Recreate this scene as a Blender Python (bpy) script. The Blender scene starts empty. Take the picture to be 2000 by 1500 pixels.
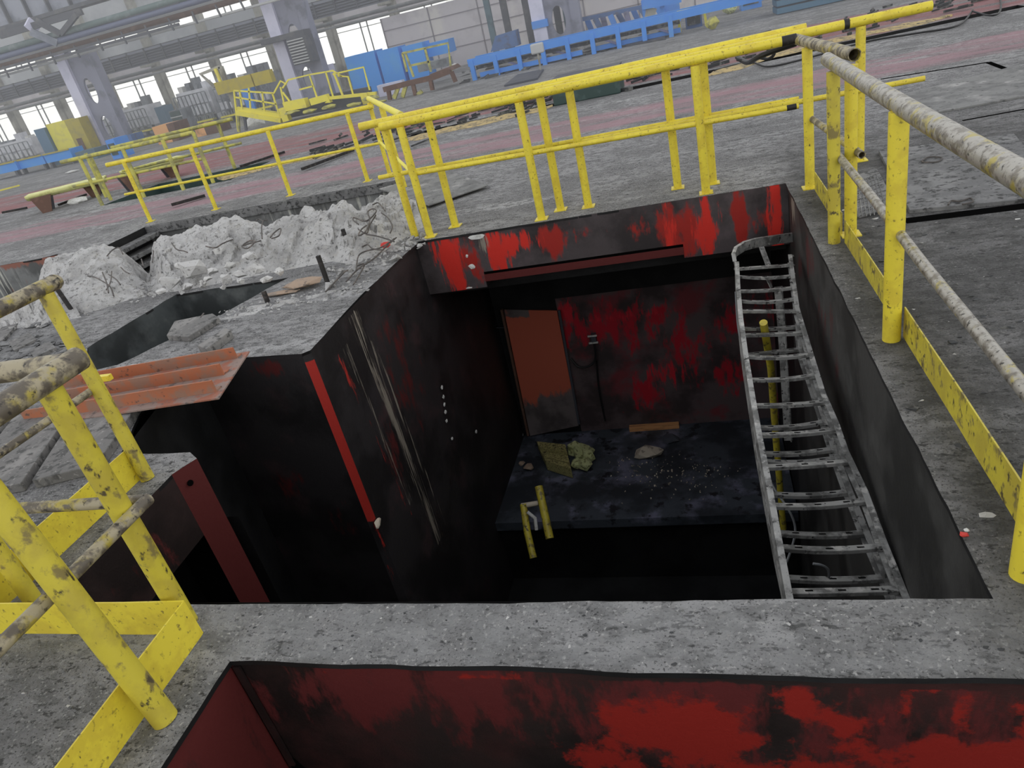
import bpy, bmesh, math, random
from mathutils import Vector, Matrix, noise
from mathutils.geometry import tessellate_polygon, intersect_line_line
random.seed(7)
S = bpy.context.scene
COL = S.collection
# ------------------------------------------------------------------ camera, sky, exposure
F = 1387.0
CR = ((0.9562284, 0.2007574, -0.2128935), (-0.0882553, -0.4957988, -0.8639413), (-0.2789950, 0.8449142, -0.4563790))
CAM = Vector((0, 0, 1.8))
cd = bpy.data.cameras.new('camera'); cam = bpy.data.objects.new('camera', cd); COL.objects.link(cam)
cd.sensor_width = 36; cd.lens = F / 2000 * 36; cd.clip_start = 0.05; cd.clip_end = 300
R3 = Matrix((CR[0], [-a for a in CR[1]], [-a for a in CR[2]])).transposed()
cam.matrix_world = Matrix.Translation(CAM) @ R3.to_4x4()
S.camera = cam
w = bpy.data.worlds.new('sky'); S.world = w; w.use_nodes = True
nt = w.node_tree; bg = nt.nodes['Background']
tc = nt.nodes.new('ShaderNodeTexCoord'); sx = nt.nodes.new('ShaderNodeSeparateXYZ'); cr = nt.nodes.new('ShaderNodeValToRGB')
nt.links.new(tc.outputs['Generated'], sx.inputs[0]); nt.links.new(sx.outputs['Z'], cr.inputs[0]); nt.links.new(cr.outputs[0], bg.inputs[0])
cr.color_ramp.elements[0].position = 0.0; cr.color_ramp.elements[0].color = (1.0, 1.0, 0.97, 1)
cr.color_ramp.elements[1].position = 1.0; cr.color_ramp.elements[1].color = (0.34, 0.35, 0.38, 1)
e_ = cr.color_ramp.elements.new(.45); e_.color = (.66, .67, .68, 1)
bg.inputs[1].default_value = 1.3
S.view_settings.view_transform = 'Standard'; S.view_settings.look = 'None'; S.view_settings.gamma = 1
S.view_settings.use_curve_mapping = False; S.view_settings.exposure = 0.38

# ------------------------------------------------------------------ helpers
def ray(u, v):
    c = ((u - 1000) / F, (v - 750) / F, 1.0)
    return Vector([sum(CR[i][j] * c[i] for i in range(3)) for j in range(3)])
def gd(u, v, z=0.0):                       # point of the level plane z seen there
    d = ray(u, v); return CAM + d * ((z - CAM.z) / d.z)
def oy(u, v, y):                           # point of the upright plane Y = y
    d = ray(u, v); return CAM + d * (y / d.y)
def ox(u, v, x):
    d = ray(u, v); return CAM + d * (x / d.x)
def dp(u, v, D):
    return CAM + ray(u, v) * D
def hgt(b, u, v):                          # height of an upright standing at b
    d = ray(u, v); k = (b.x * d.x + b.y * d.y) / (d.x * d.x + d.y * d.y)
    return CAM.z + d.z * k
def V(*a): return Vector(a)

_nodes = {}
def mat(name, base, layers=(), rough=0.8, metal=0.0, bump=None, attrs=(), spec=None):
    """layers: (colour, scale, lo, hi, (sx,sy,sz), detail)   attrs: (attribute, colour, scale, stretch, amount)"""
    m = bpy.data.materials.new(name); m.use_nodes = True; t = m.node_tree; N = t.nodes; L = t.links
    b = N['Principled BSDF']; b.inputs['Roughness'].default_value = rough; b.inputs['Metallic'].default_value = metal
    if spec is not None: b.inputs['Specular IOR Level'].default_value = spec
    geo = N.new('ShaderNodeNewGeometry')
    def noi(sc, st, det=6, rgh=0.6, off=0):
        mp = N.new('ShaderNodeMapping'); mp.inputs['Scale'].default_value = st; mp.inputs['Location'].default_value = (off, off * .7, off * 1.3)
        L.new(geo.outputs['Position'], mp.inputs[0])
        n = N.new('ShaderNodeTexNoise'); n.inputs['Scale'].default_value = sc; n.inputs['Detail'].default_value = det
        n.inputs['Roughness'].default_value = rgh; L.new(mp.outputs[0], n.inputs['Vector']); return n.outputs['Fac']
    def mix(fac, a, col):
        x = N.new('ShaderNodeMix'); x.data_type = 'RGBA'; L.new(fac, x.inputs[0])
        if isinstance(a, tuple): x.inputs[6].default_value = (*a, 1)
        else: L.new(a, x.inputs[6])
        x.inputs[7].default_value = (*col, 1); return x.outputs[2]
    def rng(s, lo, hi):
        r = N.new('ShaderNodeMapRange'); r.inputs[1].default_value = lo; r.inputs[2].default_value = hi
        r.interpolation_type = 'SMOOTHSTEP'; L.new(s, r.inputs[0]); return r.outputs[0]
    def mth(op, a, b_):
        x = N.new('ShaderNodeMath'); x.operation = op
        for i, q in enumerate((a, b_)):
            if isinstance(q, (int, float)): x.inputs[i].default_value = q
            else: L.new(q, x.inputs[i])
        return x.outputs[0]
    cur = base
    for k, ly in enumerate(layers):
        col, sc, lo, hi = ly[:4]; st = ly[4] if len(ly) > 4 else (1, 1, 1)
        cur = mix(rng(noi(sc, st, off=3.1 * k + 1), lo, hi), cur, col)
    for k, (an, col, sc, st, am) in enumerate(attrs):
        at = N.new('ShaderNodeAttribute'); at.attribute_name = an
        s = mth('ADD', at.outputs['Fac'], mth('MULTIPLY', mth('SUBTRACT', noi(sc, st, 9, .7, off=7 + k), .5), am))
        cur = mix(rng(s, .42, .62), cur, col)
    if callable(base): pass
    m['_'] = 0
    if isinstance(cur, tuple): b.inputs['Base Color'].default_value = (*cur, 1)
    else: L.new(cur, b.inputs['Base Color'])
    if bump:
        bs, st = bump[:2]; bn = N.new('ShaderNodeBump'); bn.inputs['Strength'].default_value = st; bn.inputs['Distance'].default_value = bump[2] if len(bump) > 2 else .02
        L.new(noi(bs, (1, 1, 1), 8, .7), bn.inputs['Height']); L.new(bn.outputs[0], b.inputs['Normal'])
    del m['_']
    return m, (N, L, geo, noi, mix, rng, mth, cur, b)

def frames(pts, up=None):
    n = len(pts); tg = []
    for i in range(n):
        a = pts[max(i - 1, 0)]; c = pts[min(i + 1, n - 1)]; tg.append((c - a).normalized())
    u0 = up or (V(0, 0, 1) if abs(tg[0].z) < .9 else V(1, 0, 0))
    out = []
    for t in tg:
        s = t.cross(u0)
        if s.length < 1e-6: s = t.orthogonal()
        s.normalize(); uu = s.cross(t).normalized(); out.append((s, uu, t))
        if up is None: u0 = uu
    return out
class MB:
    def __init__(s): s.v = []; s.f = []
    def add(s, vs, fs):
        o = len(s.v); s.v += [Vector(a) for a in vs]; s.f += [tuple(i + o for i in f) for f in fs]; return s
    def hexa(s, p):                         # 4 bottom, 4 top
        return s.add(p, [(3, 2, 1, 0), (4, 5, 6, 7), (0, 1, 5, 4), (1, 2, 6, 5), (2, 3, 7, 6), (3, 0, 4, 7)])
    def box(s, a, b):
        x0, y0, z0 = a; x1, y1, z1 = b
        return s.hexa([(x0, y0, z0), (x1, y0, z0), (x1, y1, z0), (x0, y1, z0), (x0, y0, z1), (x1, y0, z1), (x1, y1, z1), (x0, y1, z1)])
    def prism(s, poly, off):                # closed outline pushed along off
        n = len(poly); off = Vector(off); p = [Vector(a) for a in poly]
        tri = tessellate_polygon([p])
        return s.add(p + [a + off for a in p], [t for t in tri] + [tuple(n + i for i in reversed(t)) for t in tri] + [(i, (i + 1) % n, n + (i + 1) % n, n + i) for i in range(n)])
    def slab(s, poly, z0, z1): return s.prism([(x, y, z0) for x, y in poly], (0, 0, z1 - z0))
    def tube(s, pts, r, n=14, cap=True, hollow=0.0):
        pts = [Vector(p) for p in pts]; fr = frames(pts); vs = []; m = len(pts)
        rr = r if isinstance(r, (list, tuple)) else [r] * m
        for q, (a, b, t) in enumerate(fr):
            for i in range(n):
                th = 2 * math.pi * i / n; vs.append(pts[q] + (a * math.cos(th) + b * math.sin(th)) * rr[q])
        fs = [(q * n + i, q * n + (i + 1) % n, (q + 1) * n + (i + 1) % n, (q + 1) * n + i) for q in range(m - 1) for i in range(n)]
        if hollow:
            o = len(vs)
            for q, (a, b, t) in enumerate(fr):
                for i in range(n):
                    th = 2 * math.pi * i / n; vs.append(pts[q] + (a * math.cos(th) + b * math.sin(th)) * (rr[q] - hollow))
            fs += [(o + q * n + i, o + (q + 1) * n + i, o + (q + 1) * n + (i + 1) % n, o + q * n + (i + 1) % n) for q in range(m - 1) for i in range(n)]
            for q in (0, m - 1): fs += [(q * n + i, q * n + (i + 1) % n, o + q * n + (i + 1) % n, o + q * n + i) for i in range(n)]
        elif cap: fs += [tuple(range(n))[::-1], tuple((m - 1) * n + i for i in range(n))]
        return s.add(vs, fs)
    def bar(s, pts, w, h, up=None):         # rectangular section swept
        pts = [Vector(p) for p in pts]; fr = frames(pts, up); vs = []
        for q, (a, b, t) in enumerate(fr):
            for i, j in ((-1, -1), (1, -1), (1, 1), (-1, 1)): vs.append(pts[q] + a * i * w / 2 + b * j * h / 2)
        m = len(pts)
        fs = [(q * 4 + i, q * 4 + (i + 1) % 4, (q + 1) * 4 + (i + 1) % 4, (q + 1) * 4 + i) for q in range(m - 1) for i in range(4)]
        return s.add(vs, fs + [(3, 2, 1, 0), tuple((m - 1) * 4 + i for i in range(4))])
    def rock(s, c, sz, seed, flat=.7, n=22):
        rd = random.Random(seed); bm = bmesh.new()
        for i in range(n):
            d = Vector((rd.gauss(0, 1), rd.gauss(0, 1), rd.gauss(0, 1))).normalized() * rd.uniform(.8, 1.0)
            bm.verts.new((d.x * sz[0], d.y * sz[1], d.z * sz[2] * flat))
        bmesh.ops.convex_hull(bm, input=bm.verts)
        for v in [v for v in bm.verts if not v.link_faces]: bm.verts.remove(v)
        bm.verts.index_update()
        s.add([Vector(c) + v.co for v in bm.verts], [tuple(v.index for v in f.verts) for f in bm.faces]); bm.free(); return s
    def build(s, name, m, parent=None, smooth=False, bevel=0.0, at=None):
        o0 = parent.matrix_world.translation.copy() if parent is not None else (Vector(at) if at is not None else None)
        if parent is not None: o0 = base_of(parent)
        if o0 is None:
            n = len(s.v); zs = min(v.z for v in s.v); o0 = Vector((sum(v.x for v in s.v) / n, sum(v.y for v in s.v) / n, zs))
        me = bpy.data.meshes.new(name); me.from_pydata([v - o0 for v in s.v], [], s.f); me.update()
        bm = bmesh.new(); bm.from_mesh(me); bmesh.ops.recalc_face_normals(bm, faces=bm.faces); bm.to_mesh(me); bm.free()
        o = bpy.data.objects.new(name, me); COL.objects.link(o); me.materials.append(m)
        if parent is not None: o.parent = parent; o.location = (0, 0, 0); o['_b'] = tuple(o0)
        else: o.location = o0; o['_b'] = tuple(o0)
        if smooth:
            me.polygons.foreach_set('use_smooth', [True] * len(me.polygons))
            try: me.set_sharp_from_angle(angle=math.radians(40))
            except Exception: pass
        if bevel:
            b = o.modifiers.new('bevel', 'BEVEL'); b.width = bevel; b.segments = 2; b.limit_method = 'ANGLE'
        return o
def base_of(o): return Vector(o['_b'])
def tag(o, label, cat, group=None, kind=None):
    if label: o['label'] = label
    if cat: o['category'] = cat
    if group: o['group'] = group
    if kind: o['kind'] = kind
    return o
def thing(name, base, label, cat, group=None):
    o = bpy.data.objects.new(name, None); COL.objects.link(o); o.location = Vector(base); o['_b'] = tuple(base); o.empty_display_size = .1
    return tag(o, label, cat, group)
def struct(o): o['kind'] = 'structure'; return o
def wob(pts, step=.12, amp=.006, seed=0):   # crumbly edge
    out = []; n = len(pts)
    for i in range(n):
        a = Vector((*pts[i], 0)); b = Vector((*pts[(i + 1) % n], 0)); k = max(1, int((b - a).length / step))
        d = (b - a).normalized(); nn = Vector((-d.y, d.x, 0))
        for j in range(k):
            p = a.lerp(b, j / k)
            if j: p = p + nn * (noise.noise(p * 3.1 + V(seed, 0, 0)) * amp * 2 + noise.noise(p * 11) * amp)
            out.append((p.x, p.y))
    return out

# ------------------------------------------------------------------ materials
YEL = (0.80, 0.66, 0.055)
M = {}
M['yellow'], _ = mat('yellow_paint', YEL, [((.70, .55, .05), 9, .45, .62), ((.30, .23, .04), 45, .58, .70), ((.04, .03, .02), 38, .67, .71, (1, 1, .5))], .42, 0, (60, .15, .004))
M['yellow_worn'], _ = mat('worn_yellow_paint', (.62, .52, .05), [((.52, .42, .05), 7, .42, .6), ((.24, .19, .06), 13, .54, .64, (1, 1, .8)), ((.09, .07, .035), 17, .60, .68, (1, 1, .9)), ((.05, .04, .025), 34, .60, .70, (1, 1, .5))], .45, 0, (50, .3, .004))
M['yellow_grime'], _ = mat('grimed_yellow_pipe', (.38, .33, .22), [((.42, .34, .06), 9, .5, .62), ((.12, .10, .075), 16, .45, .60), ((.035, .03, .025), 38, .56, .68)], .5, 0, (45, .4, .005))
M['silver_grime'], _ = mat('rubbed_steel_pipe', (.40, .38, .34), [((.44, .37, .10), 12, .53, .64), ((.20, .18, .15), 26, .46, .62), ((.04, .036, .03), 55, .58, .67)], .36, .35, (45, .35, .004))
M['yellow_olive'], _ = mat('dusty_yellow_paint', (.54, .51, .12), [((.30, .29, .13), 5, .45, .6)], .6)
M['trough'], _ = mat('pale_yellow_trough', (.80, .80, .36), [((.60, .60, .22), 4, .48, .65)], .6)
M['far_yellow'], _ = mat('bright_yellow_paint', (.88, .78, .08), [((.78, .68, .12), 3, .5, .65)], .5)
M['mustard'], _ = mat('mustard_paint', (.48, .39, .04), [((.40, .33, .07), 3, .45, .65)], .55)
M['rust_orange'], _ = mat('orange_primer', (.42, .135, .06), [((.30, .15, .10), 8, .48, .62), ((.16, .10, .08), 16, .56, .68)], .75, 0, (40, .3, .004))
M['orange_rib'], _ = mat('orange_rib_primer', (.42, .14, .065), [((.30, .17, .12), 8, .42, .62), ((.14, .08, .06), 20, .6, .68)], .7, 0, (40, .3, .004))
M['plate_dust'], _ = mat('dusty_pink_plate', (.30, .22, .19), [((.36, .14, .09), 7, .48, .6), ((.15, .12, .11), 15, .55, .65)], .85, 0, (60, .4, .004))
M['rubble'], _ = mat('broken_concrete', (.86, .85, .84), [((.62, .61, .60), 3, .45, .62), ((.30, .29, .285), 24, .54, .68), ((.74, .72, .69), 9, .54, .66), ((.14, .135, .13), 45, .62, .70)], .95, 0, (28, 1, .06))  # dark noise layers put the shade of crevices into the colour
M['rubble2'], _ = mat('dusty_concrete_chunk', (.68, .67, .66), [((.80, .79, .77), 5, .45, .6), ((.26, .25, .245), 20, .55, .67)], .95, 0, (30, .9, .03))
M['tan_rock'], _ = mat('tan_broken_screed', (.42, .31, .23), [((.30, .25, .21), 7, .48, .62), ((.16, .13, .11), 15, .58, .68)], .95, 0, (30, .7, .01))
M['rebar'], _ = mat('dark_rebar', (.10, .09, .085), [((.20, .17, .15), 12, .5, .65)], .7, .3)
M['rod'], _ = mat('black_rod', (.022, .02, .02), [((.07, .06, .055), 14, .5, .66)], .6, .2)
M['cabletray'], _ = mat('galvanised_tray', (.40, .40, .39), [((.17, .17, .165), 9, .44, .6), ((.56, .55, .53), 13, .55, .66), ((.03, .03, .03), 25, .58, .68)], .5, .35, (40, .3, .003))
M['slab'], _ = mat('oily_slab', (.23, .23, .225), [((.16, .16, .158), 5, .42, .62), ((.40, .39, .38), 3, .52, .7), ((.06, .06, .06), 18, .58, .68)], .9, 0, (30, .5, .01))
M['plank'], _ = mat('concrete_plank', (.18, .175, .17), [((.28, .27, .26), 4, .48, .65, (1, .3, 1)), ((.08, .08, .078), 14, .50, .64), ((.32, .31, .30), 40, .58, .70)], .92, 0, (30, .5, .01))
M['steel_dark'], _ = mat('dark_floor_plate', (.15, .15, .152), [((.22, .22, .22), 5, .45, .62), ((.04, .04, .04), 18, .50, .64), ((.22, .22, .22), 45, .58, .70)], .75, .1, (26, .4, .006))
M['black'], _ = mat('black_void', (.004, .004, .004), rough=1, spec=0)
M['rubber'], _ = mat('black_cable', (.015, .015, .016), rough=.5)
M['white'], _ = mat('white_scrap', (.7, .7, .68), [((.5, .5, .48), 20, .5, .65)], .8)
M['red_scrap'], _ = mat('red_scrap', (.65, .05, .04), rough=.6)
M['insul'], _ = mat('yellow_mineral_wool', (.55, .50, .20), [((.22, .19, .08), 40, .45, .6, (1, 1, 6)), ((.06, .05, .03), 14, .6, .68)], 1, 0, (60, .9, .02))
M['insul2'], _ = mat('pale_mineral_wool', (.80, .84, .42), [((.35, .36, .14), 22, .5, .62)], 1, 0, (50, 1, .03))
M['wood'], _ = mat('raw_wood', (.80, .40, .17), [((.45, .20, .09), 12, .5, .65, (.3, 3, 3))], .8)
M['tanstone'], _ = mat('pale_stone', (.62, .55, .44), [((.30, .26, .21), 9, .5, .62)], .9, 0, (30, .5, .01))
M['lav'], _ = mat('lavender_column_paint', (.70, .70, .88), [((.62, .63, .80), 2, .5, .65)], .5)
M['lav_web'], _ = mat('grey_lavender_web', (.27, .28, .37), [((.17, .18, .24), 1.5, .5, .65)], .6)
M['teal'], _ = mat('teal_post_paint', (.10, .17, .21), [((.07, .12, .15), 3, .5, .65)], .6)
M['blue'], _ = mat('blue_machine_paint', (.08, .30, .84), [((.12, .34, .78), 1.5, .5, .65)], .5)
M['blue_cab'], _ = mat('blue_cabinet_paint', (.05, .32, .88), [((.08, .36, .84), 1.2, .5, .65)], .45)
M['blue_dull'], _ = mat('dull_blue_paint', (.09, .17, .38), [((.10, .12, .20), 3, .5, .65)], .6)
M['blue_grey'], _ = mat('blue_grey_paint', (.10, .19, .28), rough=.6)
M['peri'], _ = mat('dusty_violet_paint', (.24, .24, .40), [((.14, .14, .2), 3, .5, .65)], .6)
M['greydark'], _ = mat('dark_grey_steel', (.075, .08, .10), [((.12, .12, .13), 2, .5, .65)], .6)
M['greenpipe'], _ = mat('green_grey_pipe', (.12, .17, .17), [((.20, .24, .25), 2, .5, .65)], .55)
M['bluepipe'], _ = mat('slate_blue_pipe', (.13, .15, .24), rough=.5)
M['palepipe'], _ = mat('pale_conduit', (.50, .51, .52), rough=.5)
M['greypipe'], _ = mat('grey_pipe', (.17, .18, .19), [((.25, .25, .25), 3, .5, .65)], .55)
M['girder'], _ = mat('grey_girder', (.33, .35, .42), [((.17, .19, .24), .8, .45, .65)], .7)
M['gallery'], _ = mat('slatted_gallery', (.17, .18, .22), rough=.7)
M['pier'], _ = mat('beige_pier', (.42, .41, .36), [((.20, .19, .17), 1.2, .45, .65)], .9)
M['wallpanel'], _ = mat('grey_wall_panel', (.50, .52, .55), [((.64, .66, .68), .5, .45, .65)], .85)
M['partition'], _ = mat('pale_partition', (.74, .70, .73), [((.86, .82, .78), .45, .48, .66, (1, 1, .25)), ((.62, .58, .61), 1.1, .5, .7)], .6)
M['partition_line'], _ = mat('partition_batten', (.32, .29, .33), rough=.7)
M['machine'], _ = mat('pale_machine', (.72, .73, .78), [((.54, .55, .60), 1.5, .45, .62)], .6)
M['machine2'], _ = mat('grey_machine', (.24, .26, .29), [((.12, .13, .15), 2, .45, .62)], .6)
M['orange_box'], _ = mat('orange_crate_paint', (.80, .42, .18), [((.5, .26, .13), 2, .5, .65)], .7)
M['brown'], _ = mat('brown_steel', (.13, .07, .05), [((.20, .11, .08), 3, .5, .65)], .7)
M['greenbasin'], _ = mat('dark_green_paint', (.035, .065, .06), [((.055, .09, .085), 4, .5, .65)], .5)
M['sawdust'], _ = mat('yellow_sawdust', (.52, .40, .20), [((.30, .25, .16), 6, .48, .6), ((.12, .11, .09), 12, .55, .66)], 1, 0, (20, .6, .02))
M['debris'], _ = mat('dark_clutter', (.05, .052, .055), [((.16, .16, .15), 6, .52, .62)], .8)
M['winframe'], _ = mat('grey_window_bar', (.25, .26, .26), rough=.7)
g = bpy.data.materials.new('window_glass'); g.use_nodes = True; t = g.node_tree; t.nodes.clear()
o_ = t.nodes.new('ShaderNodeOutputMaterial'); mx = t.nodes.new('ShaderNodeMixShader'); tr = t.nodes.new('ShaderNodeBsdfTransparent'); gl = t.nodes.new('ShaderNodeBsdfTranslucent')
gl.inputs[0].default_value = (.9, .92, .9, 1); mx.inputs[0].default_value = .15
t.links.new(tr.outputs[0], mx.inputs[1]); t.links.new(gl.outputs[0], mx.inputs[2]); t.links.new(mx.outputs[0], o_.inputs[0]); M['glass'] = g

# floor: grey concrete, dust streaks, two faded red lanes across the hall
M['floor'], (N, L, geo, noi, mix, rng, mth, cur, b) = mat('hall_floor', (.42, .415, .42),
    [((.26, .258, .26), 1.3, .42, .60), ((.55, .545, .55), 2.2, .52, .66, (.25, 1, 1)), ((.13, .13, .13), 3.2, .54, .68, (.3, 1.3, 1)), ((.24, .24, .24), 16, .46, .60, (.6, 1, 1)), ((.36, .35, .345), 19, .56, .68), ((.07, .07, .07), 48, .55, .66, (.5, 1, 1)), ((.60, .59, .58), 60, .56, .68), ((.06, .06, .06), 110, .55, .66)],
    .9, 0, (16, 1, .05))
sp = N.new('ShaderNodeSeparateXYZ'); L.new(geo.outputs['Position'], sp.inputs[0])
wv = mth('ADD', sp.outputs['Y'], mth('MULTIPLY', mth('SUBTRACT', noi(.8, (1, 1, 1), 8, .7), .5), .9))
def band(a, b_, s):
    return mth('MULTIPLY', rng(wv, a, a + s), mth('SUBTRACT', 1, rng(wv, b_ - s, b_)))
for (a, b_, colr, am) in ((10.75, 12.55, (.47, .275, .31), .8), (15.2, 19.6, (.40, .16, .165), .8)):
    k = mth('MULTIPLY', band(a, b_, .25), mth('MULTIPLY', rng(noi(2.0, (.2, 1.4, 1), 7, .65, off=4), .70, .40), am)); cur = mix(k, cur, colr)
# darker oily ground on the right hand side of the pit, and the greasier near ground on the left
xr = mth('ADD', sp.outputs['X'], mth('MULTIPLY', noi(1.5, (1, 1, 1), 6), .5))
dk = mth('MULTIPLY', rng(xr, .75, 1.15), mth('SUBTRACT', 1, rng(sp.outputs['Y'], 6.2, 9.5)))
cur = mix(mth('MULTIPLY', dk, mth('ADD', .52, mth('MULTIPLY', rng(noi(2.5, (1, 1, 1), 8, .7, off=12), .40, .60), .30))), cur, (.050, .049, .048))
bm_ = mth('MULTIPLY', mth('MULTIPLY', rng(sp.outputs['Y'], 1.44, 1.50), rng(sp.outputs['Y'], 1.80, 1.70)), mth('MULTIPLY', mth('SUBTRACT', 1, rng(xr, .6, 1.6)), rng(noi(7, (1, 1, 1), 8, .7, off=9), .68, .36)))
cur = mix(mth('MULTIPLY', bm_, .5), cur, (.46, .465, .47))
dk2 = mth('MULTIPLY', rng(sp.outputs['Y'], 2.1, .9), mth('SUBTRACT', 1, rng(xr, -2.4, -1.6)))
cur = mix(mth('MULTIPLY', dk2, .45), cur, (.09, .09, .09))
L.new(cur, b.inputs['Base Color'])

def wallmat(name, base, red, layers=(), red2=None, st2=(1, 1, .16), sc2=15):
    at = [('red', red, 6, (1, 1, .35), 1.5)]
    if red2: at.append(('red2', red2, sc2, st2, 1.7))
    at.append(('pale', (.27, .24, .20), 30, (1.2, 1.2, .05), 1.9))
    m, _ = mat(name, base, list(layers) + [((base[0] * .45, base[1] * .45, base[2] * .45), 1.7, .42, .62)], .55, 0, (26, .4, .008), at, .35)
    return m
RED = (.34, .022, .016); BRED = (.62, .03, .02)
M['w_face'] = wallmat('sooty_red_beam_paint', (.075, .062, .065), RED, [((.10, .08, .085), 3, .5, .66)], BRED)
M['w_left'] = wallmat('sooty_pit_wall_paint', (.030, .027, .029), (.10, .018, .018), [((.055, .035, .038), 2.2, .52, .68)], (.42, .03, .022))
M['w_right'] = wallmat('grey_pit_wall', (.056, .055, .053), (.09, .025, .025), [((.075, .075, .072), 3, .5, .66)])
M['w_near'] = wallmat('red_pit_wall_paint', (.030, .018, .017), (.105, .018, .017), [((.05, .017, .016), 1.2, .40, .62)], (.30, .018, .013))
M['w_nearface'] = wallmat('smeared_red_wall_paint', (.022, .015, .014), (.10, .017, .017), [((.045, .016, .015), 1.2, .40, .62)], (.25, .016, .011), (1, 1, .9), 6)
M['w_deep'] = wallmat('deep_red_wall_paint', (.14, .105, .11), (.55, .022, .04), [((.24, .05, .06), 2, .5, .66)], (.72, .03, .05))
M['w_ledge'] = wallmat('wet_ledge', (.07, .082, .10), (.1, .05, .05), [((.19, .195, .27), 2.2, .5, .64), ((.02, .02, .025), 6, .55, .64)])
M['w_dark'] = wallmat('dark_shade_wall', (.018, .018, .019), (.12, .03, .03))
M['w_slot'] = wallmat('grey_slot_wall', (.085, .095, .098), (.12, .03, .03), [((.14, .15, .15), 2.5, .5, .66)])
M['w_trench'] = wallmat('streaked_trench_wall', (.26, .265, .265), (.30, .13, .10), [((.10, .10, .10), 6, .48, .6, (1, 1, .1)), ((.60, .60, .55), 14, .54, .64, (1, 1, .05))], (.42, .15, .10))

def panel(name, O, U, W, m, su=.08, fn=None, jag=None):
    """flat wall patch, O + a*U + b*W; fn(a_metres, b_metres) gives paint amounts"""
    O, U, W = Vector(O), Vector(U), Vector(W); lu, lw = U.length, W.length
    nu, nw = max(2, int(lu / su)), max(2, int(lw / su)); vs = []; at = []
    for j in range(nw + 1):
        for i in range(nu + 1):
            vs.append(O + U * (i / nu) + W * (j / nw)); at.append(fn(lu * i / nu, lw * j / nw) if fn else {})
    me = bpy.data.meshes.new(name)
    me.from_pydata([v - O for v in vs], [], [(j * (nu + 1) + i, j * (nu + 1) + i + 1, (j + 1) * (nu + 1) + i + 1, (j + 1) * (nu + 1) + i) for j in range(nw) for i in range(nu)])
    for k in ('red', 'red2', 'pale'):
        a = me.attributes.new(k, 'FLOAT', 'POINT'); a.data.foreach_set('value', [float(d.get(k, 0.0)) for d in at])
    me.materials.append(m); o = bpy.data.objects.new(name, me); COL.objects.link(o); o.location = O; o['_b'] = tuple(O)
    return o
def blobs(bl):
    def f(a, b):
        out = {}
        for (k, ca, cb, ra, rb, wgt) in bl:
            q = ((a - ca) / ra) ** 2 + ((b - cb) / rb) ** 2
            if q < 4: out[k] = max(out.get(k, 0), wgt * math.exp(-q * .7))
        return out
    return f

# ------------------------------------------------------------------ floor with its openings
PIT = [(.715, 1.735), (.70, 6.50), (-2.73, 6.48), (-2.80, 5.10), (-2.77, 4.12), (-2.82, 4.07), (-3.30, 4.12), (-3.80, 4.14), (-3.72, 3.42), (-3.45, 2.90), (-2.93, 2.87), (-2.835, 2.80), (-2.90, 2.655), (-2.87, 1.74), (-2.12, 1.72)]
NPIT = [(3.2, 1.45), (-1.76, 1.45), (-1.76, -1.2), (3.2, -1.2)]
SLOT = [(-5.34, 4.73), (-5.25, 5.93), (-3.92, 5.93), (-4.20, 5.07), (-4.62, 4.27), (-4.9, 4.20)]
TREN = [(-3.08, 6.75), (-3.9, 8.9), (-4.25, 9.9), (-8.75, 9.9), (-8.73, 8.9), (-13.5, 8.8), (-13.5, 6.9), (-6.9, 6.5), (-5.2, 6.3), (-3.6, 6.25)]
GPIT = [(-12.5, 13.2), (-9.2, 13.2), (-9.2, 14.9), (-12.3, 14.9)]
LSLOT = [(-5.6, 14.25), (5.5, 14.9), (5.5, 15.35), (-5.6, 14.7)]
PITw, NPw, SLw, TRw = wob(PIT, .07, .0045), wob(NPIT, .09, .006, 5), wob(SLOT, .1, .012, 9), wob(TREN, .25, .05, 3)
outer = [(-80, -6), (40, -6), (40, 60), (-80, 60)]
polys = [outer, PITw, NPw, SLw, TRw, GPIT, LSLOT]
vl = [[Vector((x, y, 0)) for x, y in p] for p in polys]
tri = tessellate_polygon(vl); flat = [v for p in vl for v in p]
flm = MB().add(flat, [tuple(t) for t in tri])
flm = (flm.v, flm.f)
fl = MB().add(*flm).build('floor', M['floor'], at=(0, 0, 0)); struct(fl)
if fl.data.polygons[0].normal.z < 0: fl.data.flip_normals()
sk = MB()
for p in (PITw, NPw, SLw, TRw):
    n = len(p); sk.add([(x, y, 0) for x, y in p] + [(x, y, -.022) for x, y in p], [(i, (i + 1) % n, n + (i + 1) % n, n + i) for i in range(n)])
struct(sk.build('floor_edge', M['w_dark'], at=(0, 0, 0)))

# ------------------------------------------------------------------ walls of the main pit
DEEP = -4.6
def edge_strip(name, outline, i0, i1, z1, m, fn=None):
    pass
# back beam (stepped lower edge) at Y = 6.5
def face_fn(x0):
    bl = [('red2', .30, .30, .16, .42, .72), ('red2', .14, .15, .06, .3, .75), ('red', .45, .3, .35, .4, .6), ('red2', 1.0, .16, .24, .13, .74), ('red2', .78, .22, .12, .25, .8),
          ('red', 1.35, .2, .25, .2, .65), ('red', 1.75, .15, .25, .12, .5), ('red', 2.15, .18, .16, .2, .6), ('red2', 2.42, .35, .07, .5, .75), ('red', 2.55, .25, .25, .3, .72),
          ('red2', 2.75, .30, .12, .35, .72), ('red', 3.05, .3, .07, .5, .75), ('red2', 3.34, .25, .07, .5, .8), ('red', 3.2, .3, .2, .2, .5), ('pale', .66, .12, .05, .12, .75), ('pale', .70, .5, .06, .05, .75)]
    f = blobs(bl); return lambda a, b: f(a + x0, b)
BX0 = -2.74
segs = [(-2.78, -2.15, .57), (-2.15, -.205, .41), (-.205, .74, .545)]
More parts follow.
